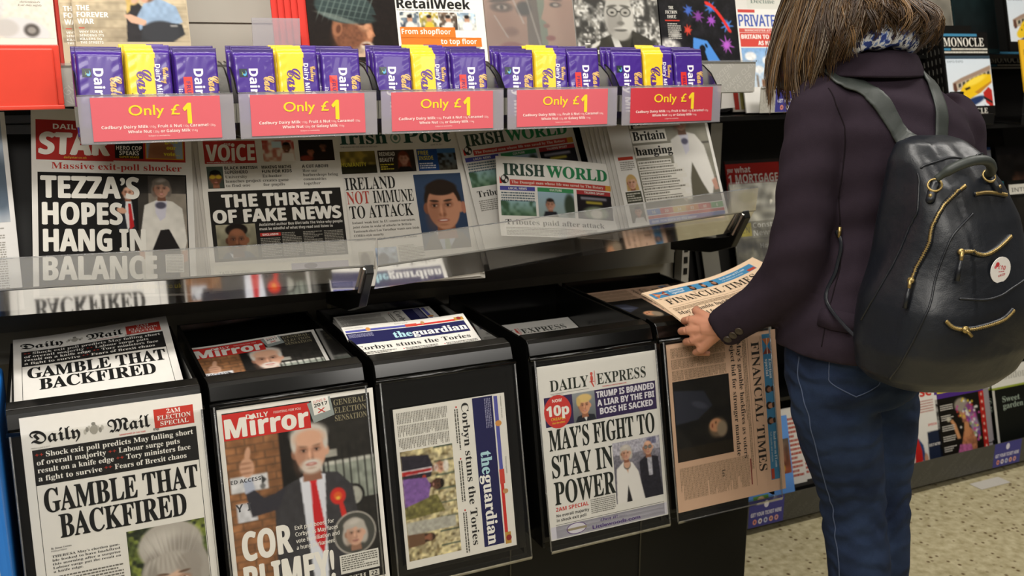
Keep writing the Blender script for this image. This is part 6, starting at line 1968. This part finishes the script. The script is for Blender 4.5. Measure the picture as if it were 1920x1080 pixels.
p = cover(262, 350, '#9a9788'); p.part('masthead').rect(20, 118, 44, 40, '#cfc02c', 3).text('CN', 42, 148, 18, 'N', '#6a6414', 30, 'c').part('masthead').text('Construction', 70, 134, 15, 'B', '#e4e2da', 170).text('News', 70, 158, 16, 'B', '#e4e2da', 70)
p.part('cover_photograph').pic(2, 2, 258, 112, lambda q: (q.g('#b9b6aa', '#c9c6b8'), q.n(.25, 14, 2, sx=3), q.e(60, 40, 30, 16, '#8a8430', .4)), 60).part('cover_photograph').pic(2, 164, 258, 180, lambda q: (q.g('#6d6a5c', '#8d8a74'), q.n(.35, 24, 5, sx=2.5), q.n(.25, 9, 8)), 60)
p.part('cover_text').text('How safe is', 90, 196, 14, 'B', '#b5b6b0', 120)
r_ = rmag(p, 1.922, .520, .730, 'large grey trade paper in clear wrap with yellow CN square')
b = MB(); nx = 30
X_, Y_ = np.meshgrid(np.linspace(-.134, .134, nx), np.linspace(0, .355, nx)); Z_ = .003 + .0022 * np.sin(X_ * 70 + Y_ * 45) * np.sin(Y_ * 60 - X_ * 20) + .0015 * np.sin(X_ * 160 + 3 * np.sin(Y_ * 30))
b.add(np.stack([X_.ravel(), Y_.ravel(), Z_.ravel()], -1), [(j * nx + i, j * nx + i + 1, (j + 1) * nx + i + 1, (j + 1) * nx + i) for j in range(nx - 1) for i in range(nx - 1)])
b.build('plastic_wrap', 'film', r_, True)
for k in range(3):
    rmag(cover((180, 120, 58)[k], 300, ('#0e0d0c', '#191816', '#77746a')[k], .004), (1.775, 1.80, 1.815)[k], .56, .728, ('black magazine standing deepest left of the grey trade paper', 'dark magazine standing between the black one and the pale strip', 'narrow pale magazine edge standing left of the grey trade paper')[k], back=-.012 * k, rot=.03)

# bottom tier
p = cover(195, 265, '#5f8fd0'); p.part('masthead').text('WORK', 22, 60, 22, 'B', '#d5dfec', 130, fat=.5).rect(60, 12, 90, 20, '#d8b62e', 3)
p.part('cover_photograph').pic(4, 72, 187, 110, lambda q: (q.g('#5a5148', '#8a4a34'), q.n(.4, 16, 3), [q.p([(90, 60), (90 + 90 * math.cos(a), 60 + 60 * math.sin(a)), (90 + 90 * math.cos(a + .15), 60 + 60 * math.sin(a + .15))], '#cfc6b4') for a in (3.4, 3.9, 4.4, 4.9, 5.5)], q.r(50, 84, 110, 16, '#d8b62e')), 50)
p.part('cover_text').text('How can we', 26, 204, 12, 'B', '#d8e2ee', 110).text('change now?', 26, 222, 12, 'B', '#d8e2ee', 120).rect(30, 232, 60, 30, '#5a8a3a', 3).ell(60, 248, 16, 13, '#d0ac80', 4)
rmag(p, 1.955, .485, .072, 'light blue magazine on the bottom tier between salmon paper and jeans')
for k in range(2):
    p = cover(195, 275, '#cfcac2'); p.part('cover_text').lines(120, 30, 66, 200, 14, '#a84a3a', 3, 4 + k)
    rmag(p, 2.03 + .05 * k, .50, .072, ('white magazine with red lines, right behind the light blue magazine', 'second white red-lined magazine, farther right behind the light blue one')[k], back=.012 * (k + 1))
p = cover(205, 285, '#c9c4ba'); p.part('masthead').rect(12, 14, 181, 250, '#131311').text('She', 20, 10, 9, 'B', '#1d1c1a', 40, l=2).text('House', 36, 60, 26, 'B', '#dcd8d0', 120).text('Songs', 36, 100, 26, 'B', '#dcd8d0', 120)
p.part('cover_photograph').pic(16, 120, 173, 140, lambda q: (q.g('#5a4a3c', '#2c2622'), q.n(.3, 22, 4)), 30)
rmag(p, 1.985, .640, .352, 'black magazine in a white frame on the tier above the light blue one')
p = cover(200, 285, '#6a5a50'); p.part('cover_photograph').pic(4, 60, 192, 220, lambda q: (q.g('#9a7a64', '#2f2722'), q.n(.3, 26, 6)), 24)
rmag(p, 1.800, .655, .352, 'brown magazine just left of the black white-framed magazine')

p = cover(215, 285, '#d9d6cf'); p.part('masthead').text('wise', 70, 46, 34, 'B', '#c23a2e', 118, fat=1)
p.part('cover_photograph')
def f(q):
    q.g('#dad7d0', '#d2cfc8'); q.p([(10, 235), (20, 150), (66, 130), (100, 134), (120, 160), (130, 235)], '#27406c').p([(64, 235), (70, 140), (100, 140), (116, 235)], '#d4d0c6').p([(74, 235), (80, 160), (98, 132), (112, 180), (110, 235)], '#b5231e').e(60, 222, 10, 20, '#b98a6c', .3).e(128, 210, 9, 22, '#b98a6c', .3)
    q.face(70, 62, 40, '#a8684e', '#2b2f3d', 'short', shade='#6d3c2e', glasses=True, mouth='#4a2a6a').e(74, 96, 22, 20, '#3a2a7a', .3)
    q.p([(140, 235), (144, 120), (205, 118), (205, 235)], '#1c2438')
p.pic(5, 50, 205, 230, f, 80, '#d9d6cf')
p.part('cover_text').text('SPEECH', 156, 150, 8, 'B', '#c23a2e', 40, l=4).part('cover_text').lines(120, 60, 70, 40, 9, '#b5867c', 4, 3).part('cover_text').text('DOES IT MATTER?', 150, 220, 9, 'B', '#dcd8d0', 54, l=4)
rmag(p, 2.590, .485, .072, 'white magazine with red title and a bearded man in glasses, bottom tier')
p = cover(235, 285, '#15130f'); p.part('masthead').rect(0, 0, 235, 66, '#4a2c7a').rect(14, 4, 214, 44, '#d9c832', 3).text('TATLER', 20, 44, 34, 'B', '#3a2560', 196, fat=.6)
p.part('cover_photograph')
def f(q):
    q.g('#15130f', '#18140f'); q.r(212, 0, 23, 219, '#a3231e')
    for k in range(9): q.e(223, 12 + k * 26, 4, 5, '#d6b0a0', .4)
    q.p([(96, 200), (120, 128), (150, 116), (180, 140), (176, 219), (90, 219)], '#a36a4a').p([(76, 219), (96, 170), (150, 176), (160, 219)], '#a85a86').n(.2, 7, 3)
    q.p([(88, 150), (70, 96), (60, 84), (72, 78), (86, 96), (104, 150)], '#c08a5e').p([(120, 150), (128, 90), (150, 96), (148, 150)], '#b97f56')
    q.face(130, 60, 24, '#c98f66', '#8a7a86', 'short').e(122, 34, 34, 24, '#8d8478', .3).e(164, 76, 26, 44, '#7a3f72', .3, -20).e(176, 110, 20, 40, '#8d7d96', .4, -24)
    r_ = random.Random(4)
    for k in range(60): q.e(r_.uniform(96, 205), r_.uniform(14, 44 + k * 2.4), 5, 4, r_.choice(['#c9b03a', '#b04a8a', '#d0cfc9', '#5a7a4a', '#a83a34']), .4) if k % 2 else q.e(150 + k * .8 + r_.uniform(-18, 22), 50 + k * 2, 6, 5, r_.choice(['#8d9a6a', '#b04a8a', '#cfcbc4', '#6a3f8a']), .4)
    q.e(54, 76, 9, 9, '#b5b09a', .3)
p.pic(0, 66, 235, 219, f, 100, '#15130f')
p.part('cover_text')
for k in range(5): p.lines(20, 90 + k * 36, 60, 22, 7, '#bdb8ae', 4, k + 3)
rmag(p, 2.790, .485, .072, 'black society magazine with yellow masthead and woman in a flowered headdress')
for k in range(5):
    rmag(cover(232, 285, '#8d8689'), 2.806 + .016 * (k + 1), .485, .072, 'grey-edged copy fanned right behind the yellow-masthead magazine', 'copies fanned behind the yellow-masthead magazine', back=.008 * (k + 1))
for k in range(2):
    p = cover(230, 290, '#111310'); p.part('masthead').rect(0, 0, 230, 74, '#d3d1c8').text('London', 34, 50, 30, 'S', '#a9a79d', 150).rect(0, 74, 230, 7, '#8d9a3a', 3)
    p.part('cover_text').text('Sweet', 46, 130, 20, 'S', '#8d9a8c', 90).text('garden', 46, 154, 20, 'S', '#8d9a8c', 104).rect(0, 82, 12, 208, '#b9b6ae', 2)
    rmag(p, 3.075 + (-.055 if k else 0), .490, .072, ('black magazine with white London masthead at the right edge, bottom tier', 'copy half hidden behind the black London magazine')[k], back=.014 * k)
p = cover(230, 290, '#8d8a80'); p.part('cover_photograph').pic(5, 40, 220, 240, lambda q: (q.g('#9a968a', '#7a746a'), q.n(.2, 30, 3), q.r(0, 170, 220, 26, '#8a5a44')), 24)
rmag(p, 3.12, .640, .352, 'grey landscape-covered magazine on the tier above the London magazines')
p = cover(230, 290, '#a09c90'); p.part('cover_photograph').pic(5, 40, 220, 240, lambda q: (q.g('#6a665c', '#a39f92'), q.n(.25, 20, 7)), 24)
rmag(p, 3.37, .640, .352, 'pale grey magazine at the far right of that tier')

# middle tier right of the backpack
p = cover(230, 300, '#2c6a74'); p.part('masthead').rect(0, 10, 230, 14, '#1f6f86').text('HELLO', 20, 76, 40, 'B', '#c9c6be', 190, fat=1)
p.part('banner').rect(10, 90, 210, 30, '#a8261f', 3)
p.part('cover_photograph').pic(5, 120, 220, 170, lambda q: (q.g('#c9c5bc', '#8d8a84'), q.n(.25, 24, 3), q.face(110, 60, 30, '#a8806a', '#3a2c22', 'long')), 30)
rmag(p, 2.84, .515, .728, 'teal and red magazine with white capitals right of the backpack')
p = cover(230, 300, '#141311'); p.part('masthead').rect(8, 14, 214, 34, '#cfccc2').text('INTERIORS', 20, 40, 14, 'N', '#3a3936', 180)
p.part('cover_photograph').pic(10, 60, 210, 220, lambda q: (q.g('#1f1d1a', '#15130f'), q.e(110, 90, 22, 30, '#8d8468', .5), q.n(.3, 24, 3)), 24)
rmag(p, 3.085, .515, .728, 'black magazine with a white title bar at the right edge, middle tier')
p = cover(235, 285, '#8d8f9a'); p.part('masthead').rect(0, 0, 235, 10, '#2f4a86').text('NATIONAL', 8, 62, 40, 'N', '#8a3038', 218, fat=1.2)
p.part('cover_photograph').pic(5, 70, 225, 210, lambda q: (q.g('#7d8794', '#55606a'), q.e(60, 40, 16, 22, '#8a6450', .3), q.p([(24, 210), (34, 80), (60, 62), (92, 80), (100, 210)], '#1c1d22'), q.e(160, 50, 16, 22, '#8d6a56', .3), q.p([(120, 210), (132, 88), (160, 74), (196, 90), (200, 210)], '#24252b')), 40)
rmag(p, 2.90, .640, .846, 'grey magazine with red capitals and two figures, behind the teal magazine')
p = cover(235, 285, '#1a191b'); p.part('cover_photograph').pic(5, 30, 225, 250, lambda q: (q.g('#1d1a19', '#15130f'), q.n(.4, 30, 4), q.face(110, 90, 44, '#3a2a22', '#1a1512', 'short')), 30)
rmag(p, 3.16, .640, .846, 'very dark portrait magazine at the right edge behind the white title bar')
for k in range(3):
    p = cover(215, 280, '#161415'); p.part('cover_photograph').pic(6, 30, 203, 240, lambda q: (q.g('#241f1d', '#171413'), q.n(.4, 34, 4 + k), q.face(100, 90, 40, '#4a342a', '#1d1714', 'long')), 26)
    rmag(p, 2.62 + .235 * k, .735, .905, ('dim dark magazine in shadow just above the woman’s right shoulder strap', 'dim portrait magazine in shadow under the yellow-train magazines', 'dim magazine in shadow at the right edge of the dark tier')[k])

# the black train magazines
def train(full=True):
    p = cover(205, 268, '#0f0e0d', .010)
    p.part('masthead').rect(8, 6, 150, 8, '#3f7ea0', 2).text('MONOCLE', 8, 46, 27, 'S', '#dcd8ce', 178)
    p.rect(8, 52, 28, 7, '#3f7ea0', 3).lines(40, 52, 160, 7, 8, '#cfcbc0', 3, 2, .7).lines(8, 62, 190, 7, 8, '#cfcbc0', 3, 3, .7)
    if full:
        p.part('cover_photograph').rect(8, 76, 197, 10, '#3a4a58')

        def f(q):
            q.g('#cdd7e0', '#d6dbe0')
            q.p([(20, 76), (60, 60), (195, 20), (195, 50), (40, 100), (20, 100)], '#9a8270').p([(36, 80), (195, 34), (195, 50), (40, 98)], '#b9ab96')
            for k in range(8): q.p([(44 + k * 19, 80 - k * 5.5), (56 + k * 19, 76 - k * 5.5), (56 + k * 19, 88 - k * 5.5), (44 + k * 19, 92 - k * 5.5)], '#3a3a34')
            q.p([(24, 78), (34, 76), (38, 104), (24, 106)], '#5a3a30')
            q.e(96, 138, 62, 12, '#26365e', .3, -16)
            q.p([(36, 128), (44, 108), (66, 84), (110, 62), (160, 48), (194, 50), (194, 76), (140, 108), (70, 134), (44, 138)], '#e2b81e').e(54, 122, 22, 15, '#e6c02a', .25, -20).e(120, 70, 50, 10, '#f0d24a', .6, -18)
            q.p([(70, 94), (94, 88), (96, 94), (76, 100)], '#1c1a16').e(58, 110, 3, 3, '#1c1a16', .2).p([(112, 106), (180, 76), (194, 70), (194, 76), (130, 112)], '#b9802a')
            q.p([(150, 108), (176, 90), (190, 100), (190, 160), (160, 140)], '#b02a24').p([(150, 118), (188, 136), (188, 144), (152, 128)], '#26211f').p([(150, 146), (190, 164), (190, 172), (160, 166)], '#4a5a66')
        p.pic(8, 86, 197, 150, f, 100, '#cdd7e0', l=3)
        p.part('cover_text').text('EXPO EXPO', 14, 98, 7, 'N', '#4a5a66', 70, l=5).text('MONOCLE', 40, 260, 17, 'S', '#cfcbc0', 130, l=4)
    return p
rmag(train(), 2.665, .490, 1.252, 'black magazine with yellow bullet train on its cover, front of its row')
for k in range(7):
    q_ = cover(205, 268, '#0d0c0b', .011)
    q_.part('spine_lettering').lines(0, 20, 3, 200, 30, '#5a5852', 2, k)
    rmag(q_, 2.665 - .001 * k, .490, 1.252, 'black copy standing behind the yellow-train magazine, spine showing left', 'spines behind the yellow-train magazine', back=.0145 * (k + 1))
for k in range(3):
    rmag(train(False), 2.755 + .212 * k, .735, 1.197, ('black magazine title seen above the spines of the yellow-train row', 'black magazine title CLE seen right of the yellow-train magazine', 'rightmost black magazine behind the yellow forecast cover')[k])
p = cover(190, 262, '#e0b02c'); p.part('cover_text').text('FORECAST', 14, 50, 18, 'N', '#a8842a', 168).rect(14, 70, 150, 1, '#b08a2a')
for k, s_ in enumerate(('TIME', 'TO', 'TALK')): p.text(s_, 100, 110 + k * 18, 11, 'N', '#9a7824', 34, 'c')
t_ = np.linspace(0, 2 * np.pi, 24)
p.ell(60, 106, 22, 24, '#c9c4b0', 3).ell(60, 108, 18, 20, '#e0b02c', 4).lines(90, 170, 70, 30, 8, '#b8922c', 3, 3)
rmag(p, 2.99, .465, 1.235, 'bright yellow FORECAST magazine at the right edge in front of the black ones')
for x, y_ in ((2.625, .485), (2.905, .445)):
    t = thing('magazine_stop', 'black plastic stop holding the %s magazine on its shelf' % ('yellow-train' if x < 2.7 else 'bright yellow'), 'stop', (x, y_ - .02, 1.226))
    b = MB(); b.box(-.004, .056, -.006, .0, 0, .105); b.box(-.004, .20, -.008, .0, 0, .035); bevel(b.build('plate', 'black', t), .006)
    b = MB(); b.box(-.004, .056, -.006, .10, -.001, .003); b.build('foot', 'black', t)
# upper right tier
p = cover(190, 280, '#2b2826'); p.part('masthead').text('Bob Dylan', 10, 150, 18, 'S', '#a9a59c', 160).rect(118, 168, 50, 34, '#8a7420', 3)
p.part('cover_photograph').pic(4, 176, 110, 100, lambda q: (q.g('#4a443e', '#26221f'), q.n(.4, 16, 4), q.e(50, 40, 26, 34, '#6d6258', .4)), 26)
rmag(p, 2.50, .640, 1.445, 'dark music magazine with pale title beside the woman’s hair, upper tier')
p = cover(205, 285, '#dcd9d4'); p.part('cover_text').text('EVENTS', 60, 150, 12, 'N', '#c06a60', 100).lines(90, 168, 80, 60, 9, '#a5a29b', 3, 3)
rmag(p, 2.375, .620, 1.445, 'white magazine directly right of the woman’s hair')
rmag(Page(210, 285, '#d3d0c9', .004, 'gloss'), 2.52, .700, 1.205, 'white sheet showing between the woman’s collar and the black spines')
for x, c, lab in ((2.70, '#8d887c', 'plain grey-brown bag-like magazine on the upper tier'), (2.91, '#152628', 'teal-black magazine in the upper tier right of the grey-brown one')):
    p = cover(205, 285, c); p.part('cover_photograph').pic(4, 30, 197, 240, lambda q: (q.g(c, '#55524a' if x < 2.8 else '#121414'), q.n(.15, 24, 3)), 24)
    rmag(p, x, .700, 1.445, lab)
rmag(cover(240, 92, '#12110f'), 2.66, .625, 1.444, 'low black magazine lying sideways in front of the grey-brown one, upper tier')
rmag(train(), 3.04, .600, 1.452, 'black train magazine in the uppermost tier at the top right corner')
for k, c in enumerate(('#c23a36', '#c9453e', '#7a2f8a')):
    p = cover(95, 70, c); p.part('cover_text').text(('RED', 'THE', 'DAILY')[k], 20, 40, 18, 'B', '#d8b0b0', 56)
    rmag(p, 2.755 + .09 * k, .700, 1.43, ('small red leaflet in the gap above the black train magazines', 'small red leaflet marked THE beside the purple leaflet', 'small purple leaflet above the black train magazines')[k])
# paper on the floor under the rack
fl = thing('loose_sheet', 'loose white sheet lying on the floor under the rack edge', 'paper', (2.93, .40, .001))
b = MB(); b.box(-.06, .08, -.02, .03, 0, .0012, '#cfcac0'); b.build('sheet', 'ink', fl)
